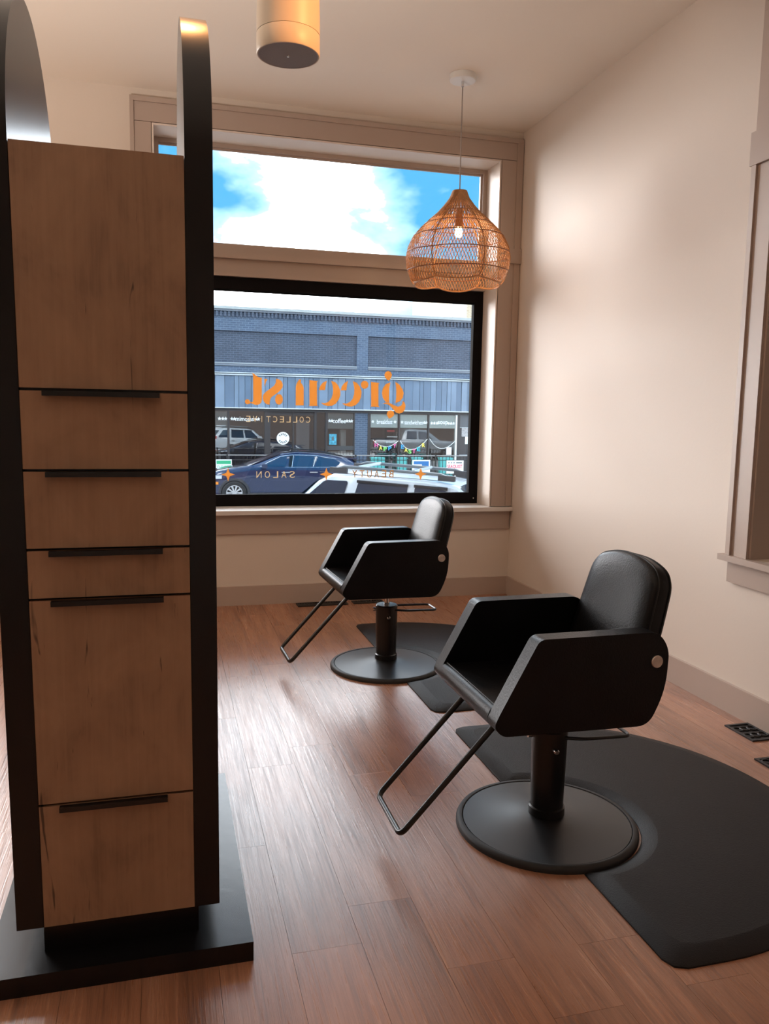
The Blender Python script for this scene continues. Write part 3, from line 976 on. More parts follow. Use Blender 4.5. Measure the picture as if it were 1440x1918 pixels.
# ------------------------------------------------------------------ floor registers
REG = mat('register_black', (0.010, 0.010, 0.011), 0.45)
def register(label, loc, lx, ly, slats, group):
    t = thing('floor_register', label, 'vent', loc, 0, group)
    bm = bmesh.new()
    box(bm, -lx / 2, lx / 2, -ly / 2, ly / 2, 0, 0.002)
    finish(bm, 'backing', REG, t)
    for dm in ((-lx / 2, lx / 2, -ly / 2, -ly / 2 + 0.014), (-lx / 2, lx / 2, ly / 2 - 0.014, ly / 2), (-lx / 2, -lx / 2 + 0.014, -ly / 2 + 0.014, ly / 2 - 0.014), (lx / 2 - 0.014, lx / 2, -ly / 2 + 0.014, ly / 2 - 0.014)):
        bx('rim', REG, (*dm, 0.002, 0.007), t, 0.001)
    if slats > 0:
        for i in range(slats):
            xx = -lx / 2 + 0.014 + (lx - 0.028) * (i + 0.5) / slats
            bx('slat', REG, (xx - 0.0045, xx + 0.0045, -ly / 2 + 0.014, ly / 2 - 0.014, 0.002, 0.0055), t)
    else:
        for i in range(-1, 2):
            for j in range(-1, 1):
                cx_, cy_ = i * lx / 3.4, (j + 0.5) * ly / 2.6
                pts = [(cx_ + 0.022 * math.cos(a * PI / 8), cy_ + 0.022 * math.sin(a * PI / 8), 0.0045) for a in range(16)]
                tb('scroll', REG, pts, 0.004, t, 6, closed=True)
    return t
register('long black slatted floor register under the shop window', (1.19, 6.150, 0), 0.40, 0.115, 18, 'floor registers')
register('short black floor register behind the far chair', (1.56, 6.150, 0), 0.25, 0.10, 10, 'floor registers')
register('black scrollwork floor register against the side baseboard', (2.715, 3.155, 0), 0.135, 0.20, 0, 'floor registers')
register('black scrollwork floor register cut off by the picture edge', (2.60, 2.82, 0), 0.17, 0.13, 0, 'floor registers')

# ------------------------------------------------------------------ rattan pendant lamp
pdl = thing('pendant_lamp', 'woven rattan pendant lamp hanging on a cord before the window', 'lamp', (1.952, 5.35, 2.375))
PZ = 2.375
lt('canopy', WHITEP, [(0, H - PZ - 0.001), (0.088, H - PZ - 0.001), (0.088, H - PZ - 0.036), (0.084, H - PZ - 0.040), (0, H - PZ - 0.040)], pdl, 48)
lt('strain_relief', CHROME, [(0, H - PZ - 0.0405), (0.010, H - PZ - 0.0405), (0.008, H - PZ - 0.075), (0, H - PZ - 0.075)], pdl, 16)
tb('cord', mat('grey_cord', (0.34, 0.29, 0.26), 0.6), [(0, 0, H - PZ - 0.076), (0, 0, 0.50)], 0.0042, pdl, 8)
lt('socket', mat('socket_brown', (0.36, 0.17, 0.07), 0.5), [(0, 0.50), (0.022, 0.50), (0.028, 0.42), (0.030, 0.385), (0.0, 0.385)], pdl, 24)
prof_pts = [(0.0, 0.300), (0.03, 0.332), (0.10, 0.358), (0.17, 0.364), (0.24, 0.350), (0.31, 0.314), (0.37, 0.262), (0.42, 0.208), (0.47, 0.150), (0.52, 0.104), (0.57, 0.066), (0.625, 0.044)]
def prof_r(z):
    for (a, ra), (b, rb) in zip(prof_pts, prof_pts[1:]):
        if a <= z <= b:
            t_ = (z - a) / (b - a)
            return ra + (rb - ra) * t_
    return prof_pts[-1][1]
def shade_pt(th, z):
    k = max(0.0, min(1.0, (0.50 - z) / 0.40))
    lobe = abs(math.cos(3 * th - 0.5236))           # six petals with creases between
    r_ = prof_r(z) * (1 - k * 0.085 * (1 - lobe) ** 1.6)
    zz = z - k * 0.0 + (0.022 * (1 - lobe) * max(0, 1 - z / 0.12))
    return (r_ * math.cos(th), r_ * math.sin(th), zz)
bm = bmesh.new()
NS = 104
for fam in (1, -1):
    for i in range(NS):
        th0 = 2 * PI * i / NS
        pts = []
        for k in range(31):
            z = 0.005 + (0.50 - 0.005) * k / 30
            tw = fam * (0.62 * (z / 0.5))
            pts.append(shade_pt(th0 + tw, z))
        tube(bm, pts, 0.0020, 3, cap=False)
wv = finish(bm, 'woven_shade', RATTAN, pdl, smooth=True, kind='stuff')
for i in range(60):                                 # close-set canes of the neck
    th = 2 * PI * i / 60
    tb('neck_cane', RATTAN, [shade_pt(th, 0.42 + 0.2 * k / 8) for k in range(9)], 0.0042 , pdl, 4)
for z in (0.085, 0.205, 0.315, 0.395, 0.475):
    tb('hoop', RATTAN_D, [shade_pt(2 * PI * k / 96, z) for k in range(96)], 0.0032, pdl, 6, closed=True)
tb('hem', RATTAN, [shade_pt(2 * PI * k / 120, 0.004) for k in range(120)], 0.0052, pdl, 6, closed=True)
for i in range(6):                                  # ribs along the creases
    th = (PI / 2 + 0.5236 + PI * i) / 3
    tb('rib', RATTAN, [shade_pt(th, 0.01 + 0.49 * k / 24) for k in range(25)], 0.0042, pdl, 5)
BULB = mat('bulb_glow', (1, 0.9, 0.75), 0.4, emit=((1.0, 0.78, 0.48), 3.0))
lt('bulb', BULB, [(0, 0.318), (0.018, 0.322), (0.026, 0.338), (0.026, 0.355), (0.022, 0.374), (0.016, 0.3845), (0, 0.3845)], pdl, 20)
ld = bpy.data.lights.new('bulb_light', 'POINT')
ld.energy = 2.5
ld.color = (1.0, 0.62, 0.32)
ld.shadow_soft_size = 0.03
lo = bpy.data.objects.new('bulb_light', ld)
C.objects.link(lo)
lo.parent = pdl
lo.location = (0, 0, 0.29)

# ------------------------------------------------------------------ ceiling loudspeaker on a cable
spk = thing('pendant_speaker', 'cylindrical ceiling loudspeaker with a grey round grille', 'speaker', (0.418, 2.83, 2.668))
lt('housing', SPEAKER, [(0.0, 0.42), (0.060, 0.42), (0.082, 0.40), (0.094, 0.33), (0.1005, 0.22), (0.1035, 0.12), (0.1040, 0.063)], spk, 56)
lt('housing_ring', SPEAKER, [(0.1030, 0.0625), (0.1040, 0.061), (0.1040, 0.004), (0.102, 0.0), (0.098, 0.0)], spk, 56)
lt('grille', GRILLE, [(0, 0.0005), (0.0985, 0.0005), (0.0985, 0.004), (0, 0.004)], spk, 56)
lt('grille_screw', CHROME, [(0, -0.004), (0.004, -0.003), (0.005, 0.0), (0, 0.0)], spk, 14)
tb('cable', BLACKMAT, [(0, 0, 0.42), (0, 0, H - 2.668 - 0.03)], 0.003, spk, 8)
lt('ceiling_plate', WHITEP, [(0, H - 2.668 - 0.001), (0.06, H - 2.668 - 0.001), (0.06, H - 2.668 - 0.03), (0, H - 2.668 - 0.03)], spk, 32)

# ------------------------------------------------------------------ warm lamps out of frame; the globes are added fill
def fill_lamp(label, loc, power):
    t = thing('fill_globe', label, 'lamp', loc, 0, 'added warm fill globes')
    x_, y_, z_ = loc
    lt('globe', mat('globe_glow', (1, 0.85, 0.65), 0.4, emit=((1.0, 0.70, 0.42), 6.0)), [(0, -0.07)] + [(0.07 * math.cos(R(a)), 0.07 * math.sin(R(a))) for a in range(-75, 76, 15)] + [(0, 0.07)], t, 24)
    tb('stem', WHITEP, [(0, 0, 0.072), (0, 0, H - z_ - 0.02)], 0.006, t, 8)
    lt('canopy', WHITEP, [(0, H - z_ - 0.001), (0.05, H - z_ - 0.001), (0.05, H - z_ - 0.02), (0, H - z_ - 0.02)], t, 24)
    l = bpy.data.lights.new('fill_light', 'POINT')
    l.energy = power
    l.color = FILL_LAMP_COL
    l.shadow_soft_size = 0.08
    q = bpy.data.objects.new('fill_light', l)
    C.objects.link(q)
    q.parent = t
    return t
fill_lamp('added warm fill globe above and behind the viewer on the right', (1.75, -0.35, 3.25), FILL_LAMP_W * 0.08)
fill_lamp('added warm fill globe to the left of the styling station', (-1.9, 3.9, 2.55), FILL_LAMP_W * 0.30)
# warm ceiling spots above the picture
def ceiling_spot(label, loc, target, power, cone):
    t = thing('ceiling_spot', label, 'lamp', loc, 0, 'warm ceiling spots')
    aim = (Vector(target) - Vector(loc)).normalized()
    hs = lt('housing', WHITEP, [(0, -0.12), (0.045, -0.12), (0.05, 0.02), (0.046, 0.02), (0.04, -0.03), (0, -0.03)], t, 28)
    hs.rotation_euler = aim.to_track_quat('Z', 'Y').to_euler()
    tb('stem', WHITEP, [(0, 0, 0.0), (0, 0, H - loc[2] - 0.001)], 0.01, t, 10)
    sl = bpy.data.lights.new('spot_light', 'SPOT')
    sl.energy = power
    sl.color = (1.0, 0.42, 0.14)
    sl.spot_size = R(cone)
    sl.spot_blend = 0.5
    sl.shadow_soft_size = 0.04
    sq = bpy.data.objects.new('spot_light', sl)
    C.objects.link(sq)
    sq.parent = t
    sq.location = aim * 0.03
    sq.rotation_euler = aim.to_track_quat('-Z', 'Y').to_euler()
ceiling_spot('warm ceiling spot near the side wall aimed at the loudspeaker', (1.90, 1.20, 3.45), (0.42, 2.83, 2.82), SPOT_W, 24)
ceiling_spot('warm ceiling spot over the arched panels of the station', (0.10, 2.95, 3.60), (0.10, 2.42, 2.50), SPOT_W * 0.09, 30)

# made-up torchiere left of the picture, added to brighten the ceiling
fl = thing('fill_torchiere', 'added unseen torchiere brightening the ceiling, left of the station', 'lamp', (-2.0, 2.7, 0))
lt('base', BLACKMAT, [(0, 0.0), (0.15, 0.0), (0.15, 0.015), (0.02, 0.03), (0, 0.03)], fl, 32)
tb('pole', BLACKMAT, [(0, 0, 0.03), (0, 0, 1.28)], 0.012, fl, 10)
lt('bowl', WHITEP, [(0.012, 1.28), (0.08, 1.30), (0.15, 1.37), (0.155, 1.37), (0.085, 1.29), (0.012, 1.27)], fl, 32)
ul = bpy.data.lights.new('uplight', 'SPOT')
ul.energy = UPLIGHT_W
ul.color = (1.0, 0.90, 0.82)
ul.spot_size = R(150)
ul.spot_blend = 0.5
ul.shadow_soft_size = 0.10
uo = bpy.data.objects.new('uplight', ul)
C.objects.link(uo)
uo.parent = fl
uo.location = (0, 0, 1.40)
uo.rotation_euler = (PI, 0, 0)

# ------------------------------------------------------------------ outside: street and pavements
ZS, ZP = -1.25, -1.10
rd = bx('road', mat('bounce_asphalt', (0.26, 0.26, 0.26), 0.8, noise=(8, 0.2)), (-40, 60, 11.5, 26.0, ZS - 0.3, ZS), kind='structure')  # asphalt tone raised so the unseen road bounces light to the ceiling
tag(rd, 'grey asphalt street outside the window', 'road')
sn = bx('sidewalk_near', mat('bounce_concrete', (0.62, 0.60, 0.57), 0.8, noise=(4, 0.12)), (-40, 60, D + T + 0.1, 11.5, ZS - 0.3, ZP), kind='structure')  # concrete lightened to throw more daylight up into the room
tag(sn, 'concrete sidewalk just below the shop window', 'sidewalk')
sf = bx('sidewalk_far', CONCRETE, (-40, 60, 26.0, 36.0, ZS - 0.3, ZP), kind='structure')
tag(sf, 'concrete sidewalk across the street', 'sidewalk')
al = bx('wall_alley', BRICK_RED, (4.3, 4.6, YB, D + T, -1.3, 6.2), kind='structure')  # unseen wall put here to hold daylight back from the side window
tag(al, 'unseen neighbouring brick wall placed to dim the side window', 'wall')

# ------------------------------------------------------------------ cafe building opposite
bd = thing('brick_building', 'slate blue brick shop building with metal fascia across the street', 'building', (6.0, 30.0, ZP))
def bp(name, m, x0, x1, y0, y1, z0, z1, par=None, r=0):
    return bx(name, m, (x0 - 6, x1 - 6, y0 - 30, y1 - 30, z0 - ZP, z1 - ZP), par or bd, r)
BX0, BX1 = -9.0, 21.0
bp('wall_band', BRICK_BLUE, BX0, BX1, 30.0, 30.35, 4.36, 5.06)
bp('wall_band', BRICK_BLUE, BX0, BX1, 30.0, 30.35, 2.885, 3.10)
for a, b in ((-1.6, -1.17), (7.05, 7.48), (15.7, 16.13)):
    bp('pier', BRICK_BLUE, a, b, 30.0, 30.35, 3.10, 4.36)
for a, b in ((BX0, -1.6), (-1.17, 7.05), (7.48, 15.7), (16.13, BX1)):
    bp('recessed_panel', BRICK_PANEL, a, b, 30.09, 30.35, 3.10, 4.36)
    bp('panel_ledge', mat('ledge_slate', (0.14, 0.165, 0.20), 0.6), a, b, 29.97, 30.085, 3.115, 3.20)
    bp('ledge_edge', PALE, a, b, 29.955, 30.085, 3.205, 3.225)
bp('coping', mat('coping_stone', (0.34, 0.37, 0.37), 0.7), BX0 - 0.1, BX1 + 0.1, 29.86, 30.45, 5.10, 5.20)
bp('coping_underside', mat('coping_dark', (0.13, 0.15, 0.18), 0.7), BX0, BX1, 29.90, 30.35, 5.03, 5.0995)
bm = bmesh.new()
xx = -4.0
while xx < 16:
    box(bm, xx - 6, xx - 6 + 0.075, -0.07, -0.001, 4.84 - ZP, 5.03 - ZP)
    xx += 0.14
finish(bm, 'dentil_course', BRICK_PANEL, bd, kind='stuff')
# standing-seam metal fascia, panel by panel
random.seed(3)
FAS = [mat('fascia_metal_%s' % k, c, 0.45, noise=(2.5, 0.10)) for k, c in (('a', (0.125, 0.185, 0.265)), ('b', (0.15, 0.215, 0.3)), ('c', (0.1, 0.155, 0.23)), ('d', (0.175, 0.24, 0.325)))]
xx = -2.4
while xx < 14.5:
    wd = random.choice((0.16, 0.22, 0.22, 0.28, 0.34))
    dp = random.choice((0.0, 0.012, 0.03))
    bp('fascia_panel', random.choice(FAS), xx, xx + wd - 0.012, 29.80 - dp, 29.99, 1.632, 2.765)
    xx += wd
bp('fascia_backing', FASCIA, BX0, BX1, 29.86, 29.998, 1.60, 2.77)
bp('fascia_top_trim', PALE, BX0, BX1, 29.72, 29.998, 2.772, 2.815)
bp('fascia_top_trim', PALE, BX0, BX1, 29.76, 29.998, 2.845, 2.880)
bp('fascia_bottom_trim', mat('white_edge', (0.62, 0.66, 0.68), 0.4), BX0, BX1, 29.74, 29.998, 1.598, 1.6315)
bp('lintel', mat('dark_lintel', (0.05, 0.05, 0.055), 0.6), BX0, BX1, 29.92, 30.25, 1.50, 1.597)
DF = mat('dark_bronze_frame', (0.035, 0.032, 0.034), 0.45)
SB = -0.62                                           # bottom of the panes
def post(a, b, z0=-1.1, z1=1.50, m=DF):
    bp('mullion', m, a, b, 29.94, 30.10, z0, z1)
for a, b in ((0.28, 0.36), (2.26, 2.33), (3.60, 3.81), (4.635, 4.68), (5.44, 5.53), (5.865, 5.945), (6.955, 6.99), (7.49, 7.60), (8.71, 8.765), (9.90, 9.945), (11.10, 11.20)):
    post(a, b)
bp('white_post', WHITEP, 11.03, 11.085, 29.93, 30.02, -1.1, 1.49)
bp('brick_pier', BRICK_BLUE, 6.99, 7.49, 29.96, 30.30, -1.1, 1.50)
bp('brick_pier', BRICK_BLUE, -1.5, -0.8, 29.96, 30.30, -1.1, 1.50)
for a, b in ((-0.8, 0.28), (0.36, 2.26), (2.33, 3.60), (5.945, 6.955), (7.60, 8.71), (8.765, 9.90), (9.945, 11.03)):
    bp('knee_wall', mat('knee_panel', (0.05, 0.052, 0.056), 0.6), a, b, 29.97, 30.15, -1.1, SB)
    bp('pane', SHOPGLASS, a, b, 30.02, 30.024, SB, 1.50)
bp('solid_panel', mat('knee_panel', (0.05, 0.052, 0.056), 0.6), 5.945, 6.955, 29.96, 30.015, 0.10, 0.255)
for a, b in ((3.81, 4.635), (4.68, 5.44)):
    d_ = bp('door', DF, a + 0.02, b - 0.02, 30.0, 30.05, -1.08, -0.80)
    bp('door_rail', DF, a + 0.005, b - 0.005, 30.0, 30.05, 1.38, 1.495)
    bp('pane', SHOPGLASS, a, b, 30.02, 30.024, -0.80, 1.38)
bp('pane', SHOPGLASS, 5.53, 5.865, 30.02, 30.024, -0.80, 1.50)
d2 = bp('door', mat('entry_door', (0.045, 0.043, 0.047), 0.5), 11.20, 12.15, 30.03, 30.08, -1.1, 1.0)
bp('door_head', mat('entry_head', (0.11, 0.12, 0.135), 0.5), 11.20, 12.15, 30.02, 30.08, 1.03, 1.495)
bp('door_bar', PALE, 11.21, 12.14, 30.0, 30.029, 1.001, 1.022)
bp('door_bar', PALE, 11.21, 12.14, 30.0, 30.029, -0.08, -0.06)
bp('brick_pier', BRICK_BLUE, 12.15, BX1, 29.96, 30.30, -1.1, 1.50)
bp('brick_pier', BRICK_BLUE, BX0, -1.5, 29.96, 30.30, -1.1, 1.50)
# roller blinds behind the right-hand panes, a grey one behind the coffee window
BL = mat('pale_blind', (0.88, 0.95, 0.92), 0.7)
for a, b in ((7.62, 8.69), (8.78, 9.88), (9.96, 11.02)):
    bp('blind', BL, a, b, 30.03, 30.04, 0.965, 1.475)
bp('blind', mat('grey_blind', (0.22, 0.24, 0.24), 0.7), 5.96, 6.94, 30.03, 30.04, 0.90, 1.475)
bp('blind', mat('grey_blind', (0.22, 0.24, 0.24), 0.7), 1.2, 2.24, 30.03, 30.04, 0.62, 1.475)
# dim rooms behind the glass
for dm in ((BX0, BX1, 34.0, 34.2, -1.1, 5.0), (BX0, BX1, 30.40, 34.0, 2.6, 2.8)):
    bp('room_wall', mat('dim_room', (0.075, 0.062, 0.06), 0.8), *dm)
bp('curtain', mat('grey_curtain', (0.30, 0.28, 0.30), 0.8), 4.85, 5.35, 30.5, 30.56, -1.0, 1.2)
bp('counter', mat('pale_counter', (0.45, 0.45, 0.44), 0.6), 6.55, 6.75, 30.4, 30.6, 0.0, 0.85)
bp('parapet_roof', mat('roofing', (0.2, 0.2, 0.2), 0.9), BX0, BX1, 30.35, 40, 4.4, 4.5)
# lettering and stars stuck on the glass
WHITEV = mat('white_vinyl', (0.88, 0.90, 0.90), 0.5)
def shop_word(s, xc, zc, wdt, hgt, stars):
    o = text_fit(s, WHITEV, 'window_word', xc - wdt / 2 - 6, xc + wdt / 2 - 6, zc - hgt / 2 - ZP, zc + hgt / 2 - ZP, 0.012, bd, weight=0.012)
    for sx in stars:
        bm = bmesh.new()
        prism(bm, [(a - 6, b - ZP) for a, b in star_pts(sx, zc, 0.075)], 'y', 0.008, 0.014)
        finish(bm, 'star', WHITEV, bd)
shop_word('mimosas', 2.88, 1.215, 0.66, 0.155, (1.98, 2.10, 2.20, 2.42, 2.51, 3.29, 3.38))
shop_word('coffee', 6.40, 1.195, 0.50, 0.17, (6.03, 6.12, 6.70, 6.80, 6.88))
shop_word('breakfast', 8.17, 1.185, 0.62, 0.17, (7.70, 8.58))
shop_word('sandwiches', 9.33, 1.180, 0.74, 0.17, (8.86, 9.76, 9.84))
shop_word('soup', 10.52, 1.160, 0.40, 0.17, (10.06, 10.17, 10.28, 10.76, 10.86, 10.96))
# round white sticker on the door
bm = bmesh.new()
lathe(bm, [(0, -0.002), (0.235, -0.002), (0.235, 0.002), (0, 0.002)], 40)
bmesh.ops.rotate(bm, verts=bm.verts, cent=(0, 0, 0), matrix=Matrix.Rotation(R(90), 3, 'X'))
bmesh.ops.translate(bm, verts=bm.verts, vec=(4.282 - 6, 0.012, 0.524 - ZP))
stk = finish(bm, 'door_sticker', WHITEV, bd)
for k in range(14):
    if k in (0, 7, 13, 6):
        continue
    a = 2 * PI * k / 14 + 0.2
    bm = bmesh.new()
    pts = [(4.282 - 6 + r_ * math.cos(a + d), 0.524 - ZP + r_ * math.sin(a + d)) for r_, d in ((0.12, -0.13), (0.19, -0.10), (0.19, 0.10), (0.12, 0.13))]
    prism(bm, pts, 'y', 0.004, 0.0085)
    finish(bm, 'sticker_mark', mat('ink_grey', (0.10, 0.12, 0.13), 0.6), stk)
# notices taped to the glass
po_ = bp('poster', mat('teal_poster', (0.06, 0.32, 0.44), 0.6, noise=(14, 0.5)), 6.02, 6.30, 30.005, 30.012, 0.30, 0.70)
bp('poster_figure', mat('ink_grey', (0.10, 0.12, 0.13), 0.6), 6.12, 6.20, 30.002, 30.0048, 0.45, 0.60, po_)
bp('notice', mat('grey_paper', (0.42, 0.40, 0.40), 0.7, noise=(25, 0.3)), 11.31, 11.57, 30.02, 30.028, 0.655, 1.00)
bp('notice', WHITEV, 11.46, 11.64, 30.015, 30.0195, 0.36, 0.652)
bp('notice', WHITEV, 10.69, 10.90, 30.005, 30.012, -0.07, 0.235)
bp('window_sign', mat('white_neon_sign', (0.85, 0.85, 0.85), 0.5), 8.28, 8.70, 30.05, 30.06, 0.60, 0.64)
bp('window_sign', mat('white_neon_sign', (0.85, 0.85, 0.85), 0.5), 8.24, 8.70, 30.05, 30.06, 0.38, 0.43)
bp('window_sign', mat('red_sign', (0.6, 0.06, 0.06), 0.5), 8.28, 8.58, 30.05, 30.06, 0.80, 0.88)

# coloured letter bunting in the right-hand windows
bt = thing('letter_bunting', 'colourful letter bunting hung across the cafe window opposite', 'bunting', (9.0, 29.915, 0.1))
def sag(p, q, r_, n=14):
    out_ = []
    for k in range(n + 1):
        t = k / n
        out_.append((p[0] * (1 - t) ** 2 + (2 * r_[0] - (p[0] + q[0]) / 2) * 2 * t * (1 - t) + q[0] * t * t, p[1] * (1 - t) ** 2 + (2 * r_[1] - (p[1] + q[1]) / 2) * 2 * t * (1 - t) + q[1] * t * t))
    return out_
CORD = mat('white_cord', (0.85, 0.85, 0.83), 0.6)
cols = {'k': (0.85, 0.12, 0.35), 'y': (0.90, 0.72, 0.10), 'g': (0.25, 0.75, 0.15), 'b': (0.03, 0.36, 0.65), 't': (0.03, 0.55, 0.65)}
for p, q, r_, wd_, cs in (((7.70, 0.50), (8.70, 0.47), (8.18, 0.24), 'HAPPY', 'kygbk'), ((8.77, 0.47), (9.87, 0.55), (9.25, 0.14), 'EASTER', 'bygkty'), ((9.96, 0.56), (11.02, 0.50), (10.45, 0.185), '', '')):
    cu_ = sag(p, q, r_)
    tb('cord', CORD, [(a - 9.0, 0, b - 0.1) for a, b in cu_], 0.011, bt, 5)
    for i, c in enumerate(wd_):
        t = (i + 0.75) / (len(wd_) + 0.5)
        k = t * (len(cu_) - 1)
        j = int(k)
        a = cu_[j][0] + (cu_[min(j + 1, len(cu_) - 1)][0] - cu_[j][0]) * (k - j)
        b = cu_[j][1] + (cu_[min(j + 1, len(cu_) - 1)][1] - cu_[j][1]) * (k - j)
        text_fit(c, mat('bunting_' + cs[i], cols[cs[i]], 0.6), 'bunting_letter', a - 0.065 - 9, a + 0.065 - 9, b - 0.16 - 0.1, b - 0.005 - 0.1, -0.012, bt, weight=0.03)

# tan brick building standing behind, right
tbd = thing('brick_tower', 'tan brick building corner showing behind the slate roofline', 'building', (17.0, 41.0, ZP))
bx('wall', BRICK_TAN, (-2.0, 9, 0, 8, 0, 9.7), tbd)
bx('corner_quoin', mat('pale_stone', (0.55, 0.48, 0.42), 0.8), (-2.3, -1.48, -0.05, 0.6, 0, 9.6), tbd)
bx('coping', mat('coping_stone', (0.34, 0.37, 0.37), 0.7), (-2.4, 9.2, -0.1, 8.1, 9.7, 9.9), tbd)

# ------------------------------------------------------------------ iron railing of the cafe terrace
IRON = mat('black_iron', (0.012, 0.012, 0.013), 0.5)
RAILM = mat('pale_rail', (0.30, 0.29, 0.28), 0.5)
rl = thing('railing', 'black iron railing with thin balusters in front of the cafe', 'railing', (6.0, 27.5, ZP))
tb('top_rail', RAILM, [(-7.6, 0, 0.03 - ZP), (7.6, 0, 0.03 - ZP)], 0.016, rl, 6)
tb('lower_rail', IRON, [(-7.6, 0, -0.13 - ZP), (7.6, 0, -0.13 - ZP)], 0.014, rl, 6)
tb('lower_rail', IRON, [(-7.6, 0, 0.08), (7.6, 0, 0.08)], 0.014, rl, 6)
_bm = bmesh.new()
box(_bm, -0.008, 0.008, -0.008, 0.008, 0.08, 0.03 - ZP - 0.012)
bal = finish(_bm, 'baluster', IRON, rl)
_bm = bmesh.new()
box(_bm, -0.025, 0.025, -0.025, 0.025, 0.0, 0.06 - ZP)
pst = finish(_bm, 'post', IRON, rl)
n_ = 0
for i in range(114):
    xq = -7.55 + i * 0.1335
    src = pst if i % 11 == 5 else bal
    if i in (0, 5):
        src.location = (xq, 0, 0)
        continue
    c = src.copy()
    C.objects.link(c)
    c.parent = rl
    c.location = (xq, 0, 0)

# turquoise planter boxes behind the railing
TEAL = mat('turquoise_paint', (0.10, 0.48, 0.46), 0.5)
def planter(label, x0_, x1_):
    t = thing('planter_box', label, 'planter', ((x0_ + x1_) / 2, 28.7, ZP), 0, 'turquoise boxes on the terrace')
    h_ = (x1_ - x0_) / 2
    bx('box', TEAL, (-h_, h_, -0.16, 0.16, 0.05, 0.96), t, 0.01)
    bx('rim', TEAL, (-h_ - 0.02, h_ + 0.02, -0.18, 0.18, 0.9605, 1.0), t, 0.005)
    bx('foot', IRON, (-h_ + 0.03, h_ - 0.03, -0.14, 0.14, 0.0, 0.0495), t)
planter('turquoise box behind the railing beside the brick pier', 7.34, 7.80)
planter('turquoise box behind the railing under the middle mullion', 8.32, 8.66)
planter('turquoise box behind the railing, left of the blue sign', 8.92, 9.24)
planter('turquoise box behind the railing at the white window post', 9.97, 10.44)

# signs fixed to the railing
def sign(label, x0_, x1_, z0, z1, y=27.40):
    t = thing('yard_sign', label, 'sign', ((x0_ + x1_) / 2, y, z0), 0)
    h_ = (x1_ - x0_) / 2
    bx('board', WHITEV, (-h_, h_, -0.006, 0.006, 0, z1 - z0), t)
    for s in (-1, 1):
        bx('stake', IRON, (s * h_ * 0.6 - 0.006, s * h_ * 0.6 + 0.006, 0.0065, 0.0125, ZP - z0, (z1 - z0) * 0.8), t)
    return t, h_, z1 - z0
s1, h_, k_ = sign('white and green railing sign above the bonnet of the dark blue car', 1.68, 2.20, -0.58, -0.11)
bx('green_band', mat('green_print', (0.03, 0.42, 0.20), 0.6), (-h_ + 0.02, h_ - 0.03, -0.0085, -0.0062, k_ * 0.68, k_ * 0.92), s1)
text_fit('BEST', mat('pale_green_print', (0.30, 0.62, 0.52), 0.6), 'sign_word', -h_ + 0.04, h_ - 0.05, k_ * 0.16, k_ * 0.58, -0.0075, s1)
s2, h_, k_ = sign('white sign with a blue panel behind the roof of the white car', 8.50, 9.16, -0.58, -0.11)
bx('blue_band', mat('blue_print', (0.02, 0.16, 0.42), 0.6), (-h_ + 0.05, h_ - 0.05, -0.0085, -0.0062, k_ * 0.30, k_ * 0.90), s2)
bx('white_band', WHITEV, (-h_ + 0.05, 0.02, -0.011, -0.0087, k_ * 0.34, k_ * 0.66), s2)
s3, h_, k_ = sign('white election sign with red capital letters on the railing', 9.78, 10.43, -0.60, -0.13)
RED = mat('red_print', (0.72, 0.04, 0.09), 0.6)
text_fit('SEAQUIST', RED, 'sign_word', -h_ + 0.03, h_ - 0.05, k_ * 0.36, k_ * 0.68, -0.0075, s3, weight=0.02)
for q in (-0.24, -0.14, -0.04):
    bm = bmesh.new()
    prism(bm, star_pts(q, k_ * 0.83, 0.035), 'y', -0.0085, -0.0065)
    finish(bm, 'star', mat('ink_grey', (0.10, 0.12, 0.13), 0.6), s3)
bx('printed_line', mat('ink_grey', (0.10, 0.12, 0.13), 0.6), (0.04, 0.26, -0.0085, -0.0065, k_ * 0.79, k_ * 0.87), s3)

# ------------------------------------------------------------------ cars
TYRE = mat('tyre', (0.018, 0.018, 0.019), 0.75)
ALLOY = mat('alloy', (0.72, 0.73, 0.74), 0.25, 1.0)
DARKPL = mat('dark_cladding', (0.035, 0.035, 0.040), 0.55)
LAMPR = mat('red_lens', (0.55, 0.012, 0.015), 0.15)
LAMPC = mat('clear_lens', (0.55, 0.58, 0.60), 0.1)
def wheel(t, s, side, wdt, r_=0.36):
    g = bpy.data.objects.new('wheel', None)
    C.objects.link(g)
    g.parent = t
    g.location = (s, side * (wdt - 0.072), r_)
    g.rotation_euler = (R(90) if side < 0 else R(-90), 0, 0)
    g.empty_display_size = 0.1
    lt('tyre', TYRE, [(r_ * 0.66, -0.10), (r_ * 0.92, -0.11), (r_, -0.07), (r_, 0.07), (r_ * 0.92, 0.11), (r_ * 0.68, 0.105), (r_ * 0.66, 0.08)], g, 32)
    lt('rim', DARKPL, [(r_ * 0.665, 0.095), (r_ * 0.63, 0.07), (0.0, 0.055)], g, 32)
    bm = bmesh.new()
    for k in range(10):
        a = 2 * PI * k / 10
        c_, s_ = math.cos(a), math.sin(a)
        pts = [(0.05, -0.018), (r_ * 0.655, -0.032), (r_ * 0.655, 0.032), (0.05, 0.018)]
        prism_ngon(bm, [(p * c_ - q * s_, p * s_ + q * c_) for p, q in pts], 'z', 0.06, 0.088)
    lathe(bm, [(r_ * 0.60, 0.08), (r_ * 0.60, 0.099), (r_ * 0.665, 0.099)], 32)
    lathe(bm, [(0.0, 0.092), (0.055, 0.09), (0.06, 0.07)], 20)
    finish(bm, 'spokes', ALLOY, g, smooth=True)
